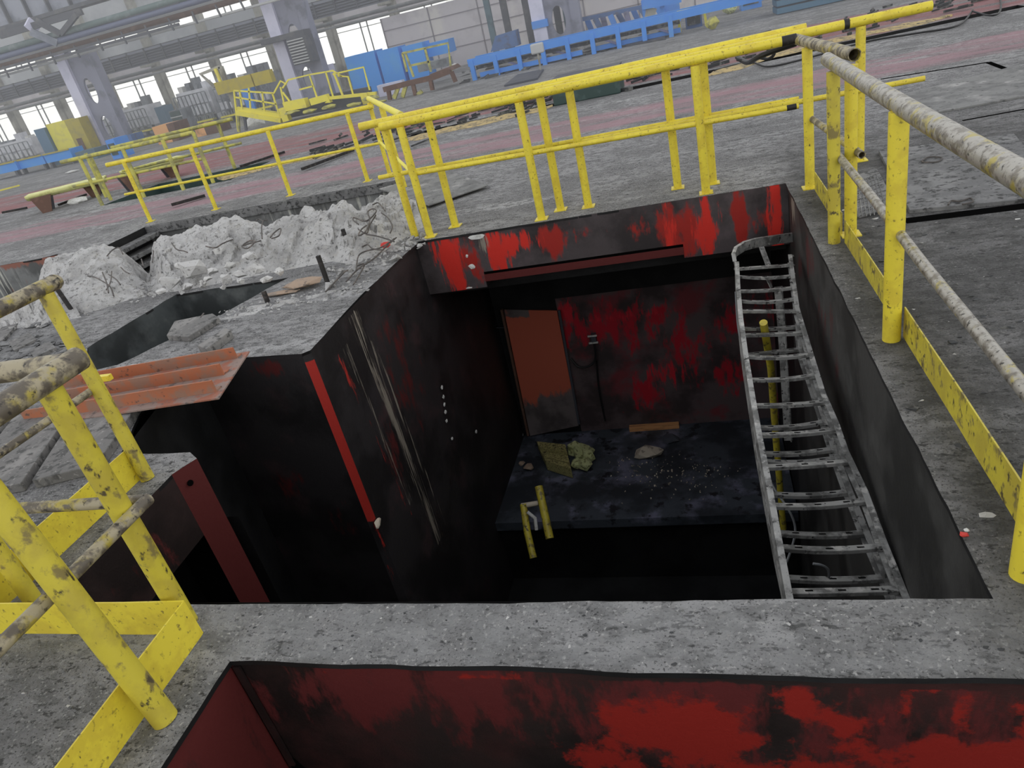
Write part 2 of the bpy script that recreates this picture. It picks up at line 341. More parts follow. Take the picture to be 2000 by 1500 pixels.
for k, (a, b_, h) in enumerate(segs):
    struct(panel('wall_pit_beam', (a, 6.49, 0), (b_ - a, 0, 0), (0, 0, -h), M['w_face'], .035, face_fn(a - BX0)))

struct(panel('trim_2', (-2.15, 6.485, -.435), (1.945, 0, 0), (0, 0, -.075), M['w_near'], .05, lambda a, b: {'red': .85}))
for k, (a, b_, h) in enumerate(segs):
    struct(MB().box((a, 6.495, -h), (b_, 6.80, -.02)).build('wall_pit_lintel', M['w_dark']))
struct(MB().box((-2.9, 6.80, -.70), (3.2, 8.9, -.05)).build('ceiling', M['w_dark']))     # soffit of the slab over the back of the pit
# left wall X = -2.77, from the red corner back into the dark
def left_fn(a, b):                       # a = distance from Y 4.16, b = depth
    f = {}
    s = .52 * math.exp(-((a - (.74 + .06 * b)) / .12) ** 2) if .05 < b < 2.6 else 0
    s2 = .44 * math.exp(-((a - (.42 + .10 * b)) / .07) ** 2) if .2 < b < 1.9 else 0
    s3 = .46 * math.exp(-((a - (.86 + .10 * b)) / .05) ** 2) if .4 < b < 2.6 else 0
    f['pale'] = max(s, s2, s3)
    f['red'] = max(.50 * math.exp(-((a - 1.3) / .5) ** 2 - ((b - .8) / 1.0) ** 2), .45 * math.exp(-((a - .6) / .3) ** 2 - ((b - 1.2) / 1.2) ** 2))
    f['red2'] = max(0, .60 - abs(a - (.30 + .12 * b)) * 8) if .2 < b < 2 else 0
    return f
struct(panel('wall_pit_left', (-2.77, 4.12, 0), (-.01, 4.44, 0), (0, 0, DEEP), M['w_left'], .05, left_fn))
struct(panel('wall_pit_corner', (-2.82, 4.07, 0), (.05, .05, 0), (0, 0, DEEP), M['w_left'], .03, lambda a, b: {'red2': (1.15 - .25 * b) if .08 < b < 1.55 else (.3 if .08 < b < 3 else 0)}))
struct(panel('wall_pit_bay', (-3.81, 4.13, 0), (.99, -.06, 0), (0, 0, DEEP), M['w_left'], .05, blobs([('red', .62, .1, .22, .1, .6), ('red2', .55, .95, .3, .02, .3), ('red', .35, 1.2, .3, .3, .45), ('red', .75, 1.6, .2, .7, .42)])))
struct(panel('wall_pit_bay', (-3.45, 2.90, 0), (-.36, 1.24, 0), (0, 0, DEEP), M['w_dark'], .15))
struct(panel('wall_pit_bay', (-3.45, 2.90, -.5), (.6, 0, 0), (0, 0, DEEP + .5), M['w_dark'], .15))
# right wall
struct(panel('wall_pit_right', (.715, 6.5, -.002), (.015, -4.765, 0), (0, 0, DEEP), M['w_right'], .06, blobs([('pale', .30, .12, .12, .14, .8), ('red', 1.2, .25, .5, .3, .55), ('red', 1.9, .5, .7, .4, .45), ('red', .7, .5, .3, .4, .45)])))
struct(panel('wall_pit_right', (.714, 6.45, -.1), (0, 2.4, 0), (0, 0, DEEP + .1), M['w_dark'], .2))
struct(MB().box((-14.5, -1.6, -5.0), (4.0, -1.55, -.1)).box((-14.5, 16.0, -5.0), (6.2, 16.05, -.02)).box((-14.5, -1.6, -5.0), (-14.45, 16.0, -.02)).box((6.15, -1.6, -5.0), (6.2, 16.0, -.02)).box((-14.5, -1.6, -5.05), (6.2, 16.05, -5.0)).build('wall_light_block', M['w_dark'], at=(0, 0, -5)))  # unseen shell added below the floor to block light leaks
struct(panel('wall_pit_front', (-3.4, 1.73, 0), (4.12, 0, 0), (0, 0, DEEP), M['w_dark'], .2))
# rear wall deep under the slab, ledge and pit bottom
WY = 8.4
deep_fn = blobs([('red', .25, .45, .5, .5, .65), ('red2', .12, .2, .12, .2, .7), ('red', 1.0, .5, 1.0, .45, .58), ('red', 1.6, .9, .6, .5, .60), ('red2', 1.3, 1.25, .5, .3, .50), ('red', 1.0, 1.5, .3, .4, .6), ('red', 2.2, .5, .8, .4, .5), ('red2', .9, .35, .9, .1, .5), ('red', 2.0, 1.3, .4, .5, .5)])
struct(panel('wall_pit_rear', (-1.93, WY, -1.55), (2.75, 0, 0), (0, 0, -2.1), M['w_deep'], .05, deep_fn))
struct(panel('wall_pit_rear', (-2.8, WY + .02, -.5), (3.6, 0, 0), (0, 0, -1.1), M['w_dark'], .2))  # near-black upper wall paints in the shade under the slab
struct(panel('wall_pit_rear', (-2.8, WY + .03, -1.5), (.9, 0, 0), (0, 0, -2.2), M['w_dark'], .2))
LZ = -3.6
led = MB().box((-2.78, 6.46, LZ - .12), (.70, WY, LZ)).build('ledge', M['w_ledge']); struct(led); led.name = 'trim_3'
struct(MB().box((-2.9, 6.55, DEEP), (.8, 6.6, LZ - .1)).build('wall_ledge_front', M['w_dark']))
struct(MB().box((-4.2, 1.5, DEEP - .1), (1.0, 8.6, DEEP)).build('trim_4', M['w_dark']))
# curb beam on the left that carries the railing: red painted steel cheek
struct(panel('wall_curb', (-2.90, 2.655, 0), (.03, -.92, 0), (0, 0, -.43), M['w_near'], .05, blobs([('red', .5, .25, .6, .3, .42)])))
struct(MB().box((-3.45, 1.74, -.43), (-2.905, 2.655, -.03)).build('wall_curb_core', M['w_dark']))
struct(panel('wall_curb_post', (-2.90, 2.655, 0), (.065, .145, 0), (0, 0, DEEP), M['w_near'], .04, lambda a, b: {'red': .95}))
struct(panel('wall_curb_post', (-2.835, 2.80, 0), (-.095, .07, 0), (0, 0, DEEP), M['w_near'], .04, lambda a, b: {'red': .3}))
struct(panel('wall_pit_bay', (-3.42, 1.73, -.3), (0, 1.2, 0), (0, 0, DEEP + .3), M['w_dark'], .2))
tag(MB().tube([(-2.868, 2.71, -.10), (-2.862, 2.708, -.10)], .018, 12).build('bolt_hole', M['black']), 'small round bolt hole near the top of the dark red corner post', 'hole')
# near pit
def near_fn(a, b):                       # a from X=-1.80, b depth
    d = {'red': .30}
    d['red'] += .38 * math.exp(-((a - .7) / .75) ** 2 - ((b - .12) / .22) ** 2) + .2 * max(0, min(1, (a - 1.2) / .5))
    v = 0
    for (ca, cb, ra, rb, w_) in ((1.62, .30, .34, .20, .84), (1.35, .42, .2, .15, .66), (1.95, .14, .05, .10, .74), (2.10, .22, .14, .12, .62), (2.22, .12, .03, .10, .74), (2.36, .14, .03, .12, .74), (2.29, .07, .07, .02, .72), (2.75, .20, .30, .14, .90), (2.45, .36, .45, .13, .82), (1.9, .48, .5, .10, .72), (.45, .05, .12, .03, .55), (.95, .05, .2, .025, .6), (3.6, .4, .5, .3, .8)):
        q = ((a - ca) / ra) ** 2 + ((b - cb) / rb) ** 2
        v = max(v, w_ * math.exp(-q * .7))
    d['red2'] = v if b > .03 else 0
    if b < .045 and a > 1.3: d['red'] = 0; d['red2'] = 0
    return d
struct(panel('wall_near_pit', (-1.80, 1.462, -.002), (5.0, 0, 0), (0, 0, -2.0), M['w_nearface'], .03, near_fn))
struct(panel('wall_near_pit', (-1.775, 1.455, -.002), (0, -2.6, 0), (0, 0, -2.0), M['w_near'], .05, lambda a, b: {'red': .66 if a < .9 - b * .9 else .35}))  # diagonal drop in red paints the shaded lower part of this side
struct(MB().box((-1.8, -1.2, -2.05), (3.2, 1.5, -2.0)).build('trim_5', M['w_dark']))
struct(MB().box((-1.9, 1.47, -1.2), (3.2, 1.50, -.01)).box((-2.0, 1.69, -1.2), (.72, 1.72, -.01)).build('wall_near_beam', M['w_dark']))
wp = MB().prism([(-1.76, 1.457, -.50), (-1.77, 1.457, -.85), (-1.52, 1.457, -.85), (-1.71, 1.457, -.62)], (0, .004, 0)).build('wall_opening', M['black']); struct(wp)
tag(MB().prism([(-1.762, 1.458, -.03), (-1.735, 1.458, -.03), (-1.735, 1.458, -.60), (-1.762, 1.458, -.60)], (0, -.010, 0)).build('corner_strap', M['w_near']), 'narrow dark red strap running down the inner corner of the near pit', 'strap')
# middle slot and trench walls
def strip(name, outline, idx, z1, m, fn=None):
    n = len(outline)
    for i in idx:
        a = outline[i]; b_ = outline[(i + 1) % n]
        struct(panel(name, (a[0], a[1], 0), (b_[0] - a[0], b_[1] - a[1], 0), (0, 0, z1), m, .12, fn))
strip('wall_slot', SLOT, range(6), -1.4, M['w_slot'])
struct(MB().box((-5.5, 4.1, -1.45), (-3.8, 6.05, -1.4)).build('trim_6', M['w_dark']))
strip('wall_trench', TREN, [2], -1.0, M['w_trench'])
strip('wall_trench', TREN, [3], -1.0, M['w_dark'])
strip('wall_trench', TREN, [4], -1.0, M['w_trench'], lambda a, b: {'red': .75 if b < .12 else .35})
strip('wall_trench', TREN, [0, 1, 5, 6, 7, 8, 9], -1.0, M['w_slot'])
struct(MB().box((-13.6, 6.0, -1.05), (-3.0, 10.0, -1.0)).build('trim_7', M['w_dark']))
struct(MB().box((-8.8, 9.86, -.13), (-4.2, 9.93, -.005)).build('trim_8', M['steel_dark']))
strip('wall_green_pit', GPIT, range(4), -.8, M['greenbasin'])
struct(MB().box((-12.6, 13.1, -.85), (-9.1, 15.0, -.8)).build('trim_9', M['greenbasin']))
strip('wall_cable_slot', LSLOT, range(4), -.5, M['w_dark'])
struct(MB().box((-5.7, 14.2, -.55), (5.6, 15.4, -.5)).build('trim_10', M['w_dark']))

# ------------------------------------------------------------------ railings
PR = .038; MR = .022
def rail(parent, a, b_, r, m, name='top_rail', open_=False, mid=None):
    pts = [a] + (mid or []) + [b_]
    return MB().tube(pts, r, 18, True, .006 if open_ else 0).build(name, m, parent, smooth=True)
def post(parent, x, y, h, m, r=PR, foot=True, lean=(0, 0)):
    p = MB().tube([(x, y, 0), (x + lean[0] * .5, y + lean[1] * .5, h * .5), (x + lean[0], y + lean[1], h)], r, 18).build('post', m, parent, smooth=True)
    if foot: MB().box((x - .06, y - .06, 0), (x + .06, y + .06, .008)).build('foot_plate', m, p)
    return p
def toe(parent, a, b_, h, m, t=.006):
    a = Vector(a); b_ = Vector(b_); n = max(2, int((b_ - a).length / .25)); mb = MB()
    pts = [a.lerp(b_, i / n) + V(0, 0, h / 2 + .004 + noise.noise(a.lerp(b_, i / n) * 2) * .006) for i in range(n + 1)]
    return mb.bar(pts, t, h, V(0, 0, 1)).build('toe_plate', m, parent)
# F: railing on the edge of the pit
fr_ = thing('safety_railing', (-.9, 6.59, 0), 'yellow pipe railing standing right at the far edge of the big pit', 'railing', 'yellow railings behind the pit')
for x in (-2.64, -1.485, .04): post(fr_, x, 6.59, 1.07, M['yellow'])
post(fr_, -2.84, 6.69, 1.07, M['yellow'], foot=False)
rail(fr_, V(-2.85, 6.62, 1.10), V(.80, 6.59, 1.115), PR, M['yellow'])
rail(fr_, oy(800, 341, 6.62), oy(1560, 207, 6.59), MR, M['yellow'], 'mid_rail')
MB().tube([(.72, 6.59, 1.114), (.83, 6.59, 1.115)], PR + .001, 18).build('burnt_end', M['rod'], fr_, smooth=True)
MB().tube([(.74, 6.59, .599), (.815, 6.59, .60)], MR + .001, 14).build('burnt_end', M['rod'], fr_, smooth=True)
br_ = thing('safety_railing', (-1.5, 6.85, 0), 'second yellow pipe railing just behind the pit edge one, its left end sticking out', 'railing', 'yellow railings behind the pit')
for x, y in ((-2.44, 6.83), (-1.33, 6.81), (-.21, 6.92)): post(br_, x, y, 1.09, M['yellow'])
rail(br_, V(-3.16, 6.86, 1.115), V(.95, 6.93, 1.145), PR, M['yellow'])
rail(br_, oy(740, 347, 6.89), oy(1560, 193, 6.89), MR, M['yellow'], 'mid_rail')
cr_ = thing('safety_railing', (.4, 6.8, 0), 'third yellow pipe railing behind the pit whose open ends stick out far to the right', 'railing', 'yellow railings behind the pit')
for x, y in ((-1.05, 6.76), (.11, 6.88), (1.35, 6.85)): post(cr_, x, y, 1.08, M['yellow'])
rail(cr_, V(-1.35, 6.77, 1.11), V(1.86, 6.85, 1.12), PR, M['yellow'], open_=True)
rail(cr_, oy(1120, 281, 6.80), oy(1806, 153, 6.83), MR, M['yellow'], 'mid_rail', True)
MB().tube([(1.22, 6.835, 1.118), (1.26, 6.836, 1.118)], PR + .002, 18).build('burnt_end', M['rod'], cr_, smooth=True)
# R far: short piece with open tube ends
rf = thing('safety_railing', (.9, 5.7, 0), 'short yellow railing at the far right pit corner with an open dirty pipe end', 'railing')
post(rf, .86, 6.25, 1.07, M['yellow']); post(rf, .935, 5.0, 1.07, M['yellow'])
rail(rf, V(.84, 6.70, 1.10), V(.985, 5.17, 1.10), .040, M['yellow_grime'], open_=True)
rail(rf, V(.87, 6.42, .55), V(.975, 4.88, .55), .024, M['yellow_grime'], 'mid_rail', True)
toe(rf, (.885, 6.15, 0), (.885, 5.02, 0), .15, M['yellow_worn'])
# R near
rn = thing('safety_railing', (.83, 3.2, 0), 'long railing along the right side of the pit with a rubbed bare steel top pipe', 'railing')
post(rn, .815, 4.89, 1.07, M['yellow_worn'], foot=False)
post(rn, .828, 3.43, 1.08, M['yellow'], .041, foot=False); post(rn, .828, 1.83, 1.08, M['yellow'], .041, foot=False)
rail(rn, V(.835, 5.22, 1.10), V(.86, 1.2, 1.10), .041, M['silver_grime'], mid=[V(.835, 4.0, 1.1), V(.84, 3.0, 1.1)])
rail(rn, V(.855, 5.1, .55), V(.83, 1.2, .55), .023, M['silver_grime'], 'mid_rail', mid=[V(.85, 4.0, .55), V(.84, 3.0, .54)])
toe(rn, (.875, 4.86, 0), (.885, 3.5, 0), .15, M['yellow_worn']); toe(rn, (.885, 3.44, 0), (.89, 1.35, 0), .16, M['yellow_worn'])
# L far: on the curb
lf = thing('safety_railing', (-3.05, 2.3, 0), 'yellow railing on the left pit curb with a blackened, capped top pipe', 'railing')
post(lf, -3.04, 2.63, 1.07, M['yellow_worn'], .037, False, (-.11, .1)); post(lf, -3.04, 1.90, 1.07, M['yellow_worn'], .037, False, (-.11, .08)); post(lf, -2.96, 1.74, 1.07, M['yellow_worn'], .037, False, (-.1, .06))
rail(lf, V(-3.14, 2.80, 1.105), V(-3.22, 1.2, 1.105), .038, M['yellow_grime'])
MB().tube([(-3.139, 2.80, 1.105), (-3.139, 2.825, 1.105)], [.040, .030], 18).build('end_cap', M['yellow_grime'], lf, smooth=True)
rail(lf, V(-3.12, 2.72, .55), V(-3.2, 1.2, .55), .020, M['yellow_grime'], 'mid_rail')
toe(lf, (-3.085, 2.62, 0), (-3.085, 1.66, 0), .19, M['yellow'])
# L near: corner railing in the left foreground
ln = thing('safety_railing', (-2.05, 1.5, 0), 'yellow corner railing in the left foreground, top pipes black with grease', 'railing')
post(ln, -2.065, 1.625, 1.07, M['yellow_worn'], .040, foot=False); post(ln, -1.865, 1.215, 1.07, M['yellow_worn'], .042, foot=False, lean=(-.145, .03))
rail(ln, V(-2.035, 1.755, 1.10), V(-2.04, .4, 1.10), .041, M['yellow_grime'])
rail(ln, V(-2.06, 1.72, 1.10), V(-4.0, 1.68, 1.10), .037, M['yellow_grime'], 'top_rail')
rail(ln, V(-2.01, 1.70, .55), V(-2.01, .4, .55), .023, M['yellow_grime'], 'mid_rail')
rail(ln, V(-2.01, 1.69, .55), V(-4.0, 1.66, .55), .023, M['yellow_grime'], 'mid_rail')
toe(ln, (-1.955, 1.565, 0), (-1.94, .2, 0), .17, M['yellow']); toe(ln, (-1.955, 1.57, 0), (-3.6, 1.55, 0), .17, M['yellow'])
# connector and fence behind the rubble
cn = thing('safety_railing', (-3.8, 9.0, 0), 'pale topped yellow railing running back from the left end of the pit railings', 'railing')
rail(cn, V(-4.62, 10.62, 1.10), V(-2.88, 7.30, 1.10), .036, M['far_yellow']); post(cn, -3.81, 9.08, 1.07, M['yellow'])
rail(cn, V(-4.6, 10.5, .5), V(-2.95, 7.35, .5), .02, M['far_yellow'], 'mid_rail')
f2 = thing('safety_railing', (-6.8, 10.2, 0), 'yellow railing with four slim posts behind the heap of broken concrete', 'railing')
for x in (-8.91, -7.60, -6.20, -4.85): post(f2, x, 10.24, .99, M['yellow'], .033)
post(f2, -4.58, 10.5, 1.05, M['yellow'], .033)
rail(f2, V(-9.30, 10.3, 1.0), V(-4.50, 10.42, 1.0), .035, M['yellow']); rail(f2, V(-9.2, 10.28, .5), V(-4.45, 10.25, .5), .02, M['yellow'], 'mid_rail')
f3 = thing('safety_railing', (-11, 13.3, 0), 'dusty olive yellow railing round the dark green pit in the hall', 'railing')
for (u, v) in ((200, 401), (208, 385), (217, 391), (282, 385), (359, 371), (417, 357), (459, 329)):
    p = gd(u, v); post(f3, p.x, p.y, 1.02, M['yellow_olive'], .04, foot=False)
P1, P2, P3 = gd(200, 401), gd(417, 357), gd(459, 329)
for z, r in ((1.02, .04), (.5, .028)):
    rail(f3, V(P1.x - .5, P1.y, z), V(P2.x, P2.y, z), r, M['yellow_olive'], 'top_rail' if z > 1 else 'mid_rail')
    rail(f3, V(P1.x, P1.y + 1.0, z), V(P3.x + .4, P3.y, z), r, M['yellow_olive'], 'top_rail' if z > 1 else 'mid_rail')

# ------------------------------------------------------------------ cable trays in the pit
def TD(v): return 1 / (.175 + .1375 * (v - 500) / 665)
UP = V(.1, .15, 1).normalized()
def tray(label, left, right, rungs, dz, extra=None, seed=1):
    base = dp(1640, 1165, 3.3) + V(0, -.3, -.6)
    t = thing('cable_tray', base, label, 'cable tray')
    for side, pl in (('l', left), ('r', right)):
        pts = [dp(u, v, TD(v) + dz) for u, v in pl]
        pts = [pts[0] + (pts[0] - pts[1]).normalized() * .55] + pts
        sgn = 1 if side == 'l' else -1
        mb = MB().bar(pts, .006, .07, UP)
        off = V(sgn * .014, 0, 0)
        mb.bar([p + off + UP * .033 for p in pts], .028, .005, UP).bar([p + off - UP * .033 for p in pts], .028, .005, UP)
        mb.build('side_rail', M['cabletray'], t)
    rd = random.Random(seed)
    for (u0, v0, u1, v1) in rungs:
        a = dp(u0, v0, TD(v0) + dz + .02); b_ = dp(u1, v1, TD(v1) + dz + .02); sag = rd.uniform(.0, .02)
        pts = [a.lerp(b_, k / 6) - UP * sag * math.sin(math.pi * k / 6) for k in range(7)]
        r = MB().bar(pts, .040, .004, UP)
        s = (b_ - a).normalized().cross(UP).normalized() * .02
        r.bar([p + s - UP * .008 for p in pts], .003, .018, UP).bar([p - s - UP * .008 for p in pts], .003, .018, UP)
        ro = r.build('rung', M['cabletray'], t)
        sl = MB()
        for k in (.2, .5, .8):
            c = a.lerp(b_, k) - UP * sag * math.sin(math.pi * k) + UP * .003; d = (b_ - a).normalized() * .018
            sl.bar([c - d, c + d], .008, .002, UP)
        sl.build('slot', M['black'], ro)
    return t
t1 = tray('bent grey metal cable tray along the right pit wall, uppermost of the trays',
     [(1533, 1165), (1514, 1060), (1495, 950), (1478, 860), (1466, 790), (1452, 700), (1443, 630), (1438, 570), (1436, 520)],
     [(1768, 1165), (1728, 1065), (1692, 968), (1655, 890), (1636, 835), (1610, 775), (1590, 710), (1572, 650), (1560, 610), (1553, 560), (1546, 505)],
     [(1537, 1155, 1752, 1150), (1519, 1067, 1722, 1066), (1504, 986, 1691, 976), (1488, 911, 1655, 900), (1476, 848, 1638, 837), (1468, 790, 1616, 783), (1460, 740, 1597, 731), (1454, 694, 1580, 691), (1448, 653, 1567, 649),
      (1443, 606, 1559, 606), (1441, 586, 1555, 582), (1439, 567, 1553, 560), (1438, 538, 1549, 537), (1436, 524, 1546, 516)], 0)
cur_pts = [dp(u, v, 5.7 + k * .07) for k, (u, v) in enumerate([(1436, 520), (1433, 505), (1438, 492), (1455, 481), (1480, 474), (1520, 468), (1550, 464), (1582, 460)])]
mb = MB(); mb.bar([p + V(0, 0, 0) for p in cur_pts], .006, .075, V(0, 0, 1)); mb.bar([p + V(.0, .015, .035) for p in cur_pts], .03, .005, V(0, 0, 1)); mb.build('bent_rail', M['cabletray'], t1)
MB().bar([dp(1487, 482, 5.95), dp(1502, 522, 5.85)], .045, .004, UP).build('cross_brace', M['cabletray'], t1)
MB().bar([dp(1497, 540, 5.85), dp(1507, 562, 5.85)], .045, .004, UP).build('cross_brace', M['cabletray'], t1)
t2 = tray('lower grey metal cable tray lying directly under the bent one in the pit',
     [(1530, 1165), (1512, 1080), (1492, 970), (1476, 880), (1464, 800), (1449, 700), (1441, 620)],
     [(1745, 1165), (1718, 1100), (1690, 1035), (1658, 955), (1632, 885), (1608, 810), (1585, 740), (1567, 690), (1560, 640)],
     [(1532, 1127, 1722, 1127), (1519, 1039, 1694, 1039), (1502, 963, 1658, 959), (1490, 899, 1636, 893), (1487, 884, 1630, 875), (1477, 833, 1616, 821), (1455, 692, 1568, 680), (1450, 640, 1562, 636)], .22, seed=5)
t3 = thing('cable_tray', (.6, 6.0, -2.5), 'dark cable tray standing upright in the far right corner of the pit', 'cable tray')
c3 = [dp(1520, 560, 6.2), dp(1527, 640, 6.3), dp(1533, 740, 6.4), dp(1540, 860, 6.5)]
MB().bar(c3, .07, .02, V(0, 1, .2)).bar([p + V(.02, -.02, 0) for p in c3], .01, .04, V(0, 1, .2)).build('side_rail', M['cabletray'], t3)
for (u0, v0, u1, v1) in ((1548, 500, 1600, 488), (1552, 518, 1600, 508), (1555, 535, 1602, 526), (1556, 556, 1604, 546), (1560, 580, 1606, 572), (1562, 602, 1608, 594), (1566, 624, 1610, 616)):
    MB().bar([dp(u0, v0, 6.15), dp(u1, v1, 6.3)], .05, .006, UP).build('rung', M['cabletray'], t3)
po = thing('yellow_pole', (.35, 4.9, -3.0), 'thin speckled yellow pole standing upright behind the rungs of the cable tray', 'pole')
pp = [dp(1491, 630, 4.86), dp(1506, 720, 5.3), dp(1515, 850, 5.9), dp(1530, 1032, 6.4)]
MB().tube(pp, .027, 14).build('pipe', M['yellow_worn'], po, smooth=True)
def cable(label, pts, r, m, name='cable', cat='cable', group=None, n=8, sub=6):
    P = [Vector(p) for p in pts]; out = []
    for i in range(len(P) - 1):
        p0 = P[max(i - 1, 0)]; p1 = P[i]; p2 = P[i + 1]; p3 = P[min(i + 2, len(P) - 1)]
        for k in range(sub):
            q = k / sub
            out.append(.5 * ((2 * p1) + (p2 - p0) * q + (2 * p0 - 5 * p1 + 4 * p2 - p3) * q * q + (3 * p1 - p0 - 3 * p2 + p3) * q ** 3))
    out.append(P[-1])
    return tag(MB().tube(out, r, n).build(name, m, smooth=True), label, cat, group)
cable('grey cable hanging in a bow behind the lower rungs of the cable tray', [dp(1485, 890, 4.3), dp(1510, 950, 4.2), dp(1540, 995, 4.1), dp(1553, 1030, 4.1), dp(1548, 1065, 4.1), dp(1530, 1115, 4.1)], .007, M['greypipe'])
cable('short bent wire lying on the lowest rung of the cable tray', [dp(1588, 1101, 3.3), dp(1605, 1104, 3.3), dp(1617, 1112, 3.32), dp(1619, 1128, 3.36)], .006, M['greypipe'], 'bent_wire', 'wire')
cable('thin wire looping off the left rail of the cable tray', [dp(1436, 570, 5.3), dp(1441, 640, 5.1), dp(1452, 680, 5.0), dp(1470, 700, 4.9)], .004, M['greypipe'], 'bent_wire', 'wire')

# ------------------------------------------------------------------ things deep in the pit
pn = thing('steel_door_panel', (-2.3, WY - .05, LZ), 'orange red steel panel with dark stained lower half against the rear pit wall', 'panel')
a0, a1, a2, a3 = [oy(u, v, WY - .05) for u, v in ((985, 604), (1088, 606), (1130, 830), (1036, 850))]
def quad_panel(name, q, m, fn, parent, th=.02, n=24):
    me = bpy.data.meshes.new(name); vs = []; at = []
    for j in range(n + 1):
        for i in range(n + 1):
            p = q[0].lerp(q[1], i / n).lerp(q[3].lerp(q[2], i / n), j / n); vs.append(p); at.append(fn(i / n, j / n))
    b0 = base_of(parent); me.from_pydata([v - b0 for v in vs], [], [(j * (n + 1) + i, j * (n + 1) + i + 1, (j + 1) * (n + 1) + i + 1, (j + 1) * (n + 1) + i) for j in range(n) for i in range(n)])
    for k in ('red', 'red2', 'pale'):
        a = me.attributes.new(k, 'FLOAT', 'POINT'); a.data.foreach_set('value', [float(d.get(k, 0)) for d in at])
    me.materials.append(m); o = bpy.data.objects.new(name, me); COL.objects.link(o); o.parent = parent; o['_b'] = tuple(b0)
    s = o.modifiers.new('solid', 'SOLIDIFY'); s.thickness = th; return o
M['panel_red'] = wallmat('orange_red_panel_paint', (.20, .17, .17), (.62, .15, .09))
quad_panel('panel', (a0, a1, a2, a3), M['panel_red'], lambda i, j: {'red': .95 - max(0, (j - .62 + .12 * abs(i - .2))) * 4 - (.5 if j < .06 and i < .5 else 0)}, pn)
MB().bar([oy(1092, 606, WY - .07), oy(1131, 828, WY - .07)], .03, .03).build('frame_edge', M['greydark'], pn)
MB().bar([oy(980, 604, WY - .07), oy(1032, 850, WY - .07)], .05, .03).build('frame_edge', M['brown'], pn)
MB().bar([oy(948, 640, WY - .05), oy(1012, 640, WY - .05)], .006, .006).build('bracket', M['greydark'], pn)
cable('black cable drooping from a socket on the red rear wall of the pit', [oy(1160, 668, WY - .08), oy(1163, 700, WY - .1), oy(1150, 715, WY - .12), oy(1130, 716, WY - .1), oy(1115, 700, WY - .06)], .014, M['rubber'])
so = thing('socket_box', oy(1160, 668, WY - .05), 'small grey socket box with clips on the red rear wall of the pit', 'socket')
c = oy(1160, 660, WY - .05); MB().box((c.x - .03, c.y - .04, c.z - .06), (c.x + .03, c.y + .04, c.z + .06)).build('box', M['greydark'], so)
for k in (-1, 1): MB().box((c.x - .07, c.y - .05, c.z + k * .05 - .01), (c.x + .05, c.y - .03, c.z + k * .05 + .01)).build('clip', M['white'], so)
cable('dark cable running down the middle of the red rear wall of the pit', [oy(1165, 705, WY - .03), oy(1170, 760, WY - .03), oy(1182, 822, WY - .03)], .012, M['rubber'])
cable('thin cable hanging down the dark left corner of the pit to a yellow tag', [oy(943, 625, WY - .2), oy(938, 660, WY - .2), oy(948, 700, WY - .2), oy(962, 738, WY - .2)], .012, M['greypipe'])
tg = MB(); c = oy(960, 742, WY - .25); tg.box((c.x - .05, c.y - .02, c.z - .05), (c.x + .04, c.y + .02, c.z + .05)); tag(tg.build('cable_tag', M['tanstone']), 'small pale yellow tag at the end of the cable in the dark corner', 'tag')
FLK = 'small white plaster fleck in the vertical row on the black left wall'
for i, (u, v) in enumerate(((863, 757), (866, 775), (868, 790), (870, 805), (872, 822), (883, 857), (930, 843))):
    FL = FLK if i < 5 else ('lone white fleck below the vertical row on the black wall' if i == 5 else 'white fleck right of the lone fleck, nearest the pit corner')
    p = ox(u, v, -2.755); q = MB().rock(p, (.012, .03, .035), 40 + i); tag(q.build('plaster_fleck', M['white']), FL, 'fleck', 'white flecks on the black left wall' if i < 5 else None)
for i, (u, v, sx_, sz_, lb) in enumerate(((930, 463, .10, .03, 'white plaster smear at the top edge of the red streaked beam'), (921, 521, .045, .03, 'white plaster blob in the middle of the red streaked beam'), (912, 500, .02, .02, 'tiny white plaster spot on the red streaked beam'), (916, 562, .05, .012, 'white smear on the lower edge of the red streaked beam'))):
    p = oy(u, v, 6.488); tag(MB().rock(p, (sx_, .006, sz_), i + 61, 1, 20).build('plaster_patch', M['white']), lb, 'plaster')
p = ox(738, 1022, -2.755); tag(MB().rock(p, (.03, .07, .05), 71).build('plaster_lump', M['tanstone']), 'pale crumbled lump where the red corner strip ends on the left pit wall', 'lump')
L_ = LZ
def ground_rock(label, u, v, z, sz, m, seed, name='stone', cat='stone', group=None, flat=.7):
    p = gd(u, v, z) + V(0, 0, sz[2] * flat * .8)
    return tag(MB().rock(p, sz, seed, flat).build(name, m), label, cat, group)
ground_rock('large pale flat stone lying on the wet ledge at the bottom of the pit', 1266, 890, L_, (.22, .16, .10), M['tanstone'], 3)
ground_rock('dark stone beside the pale flat stone on the wet ledge', 1308, 862, L_, (.15, .10, .08), M['greydark'], 4)
ground_rock('small pinkish stone in the left corner of the ledge', 1033, 918, L_, (.08, .09, .08), M['tan_rock'], 5)
ground_rock('tiny brown stone next to the pinkish stone on the ledge', 1020, 908, L_, (.05, .05, .05), M['tan_rock'], 6)
ground_rock('white lump at the foot of the orange red panel', 1015, 855, L_, (.07, .06, .07), M['white'], 8)
ins = thing('mineral_wool_bat', gd(1080, 895, L_), 'torn yellow mineral wool bat lying on the ledge under the orange red panel', 'insulation')
q = [gd(u, v, L_ + .16) for u, v in ((1048, 862), (1104, 868), (1116, 918), (1066, 902))]
mb = MB()
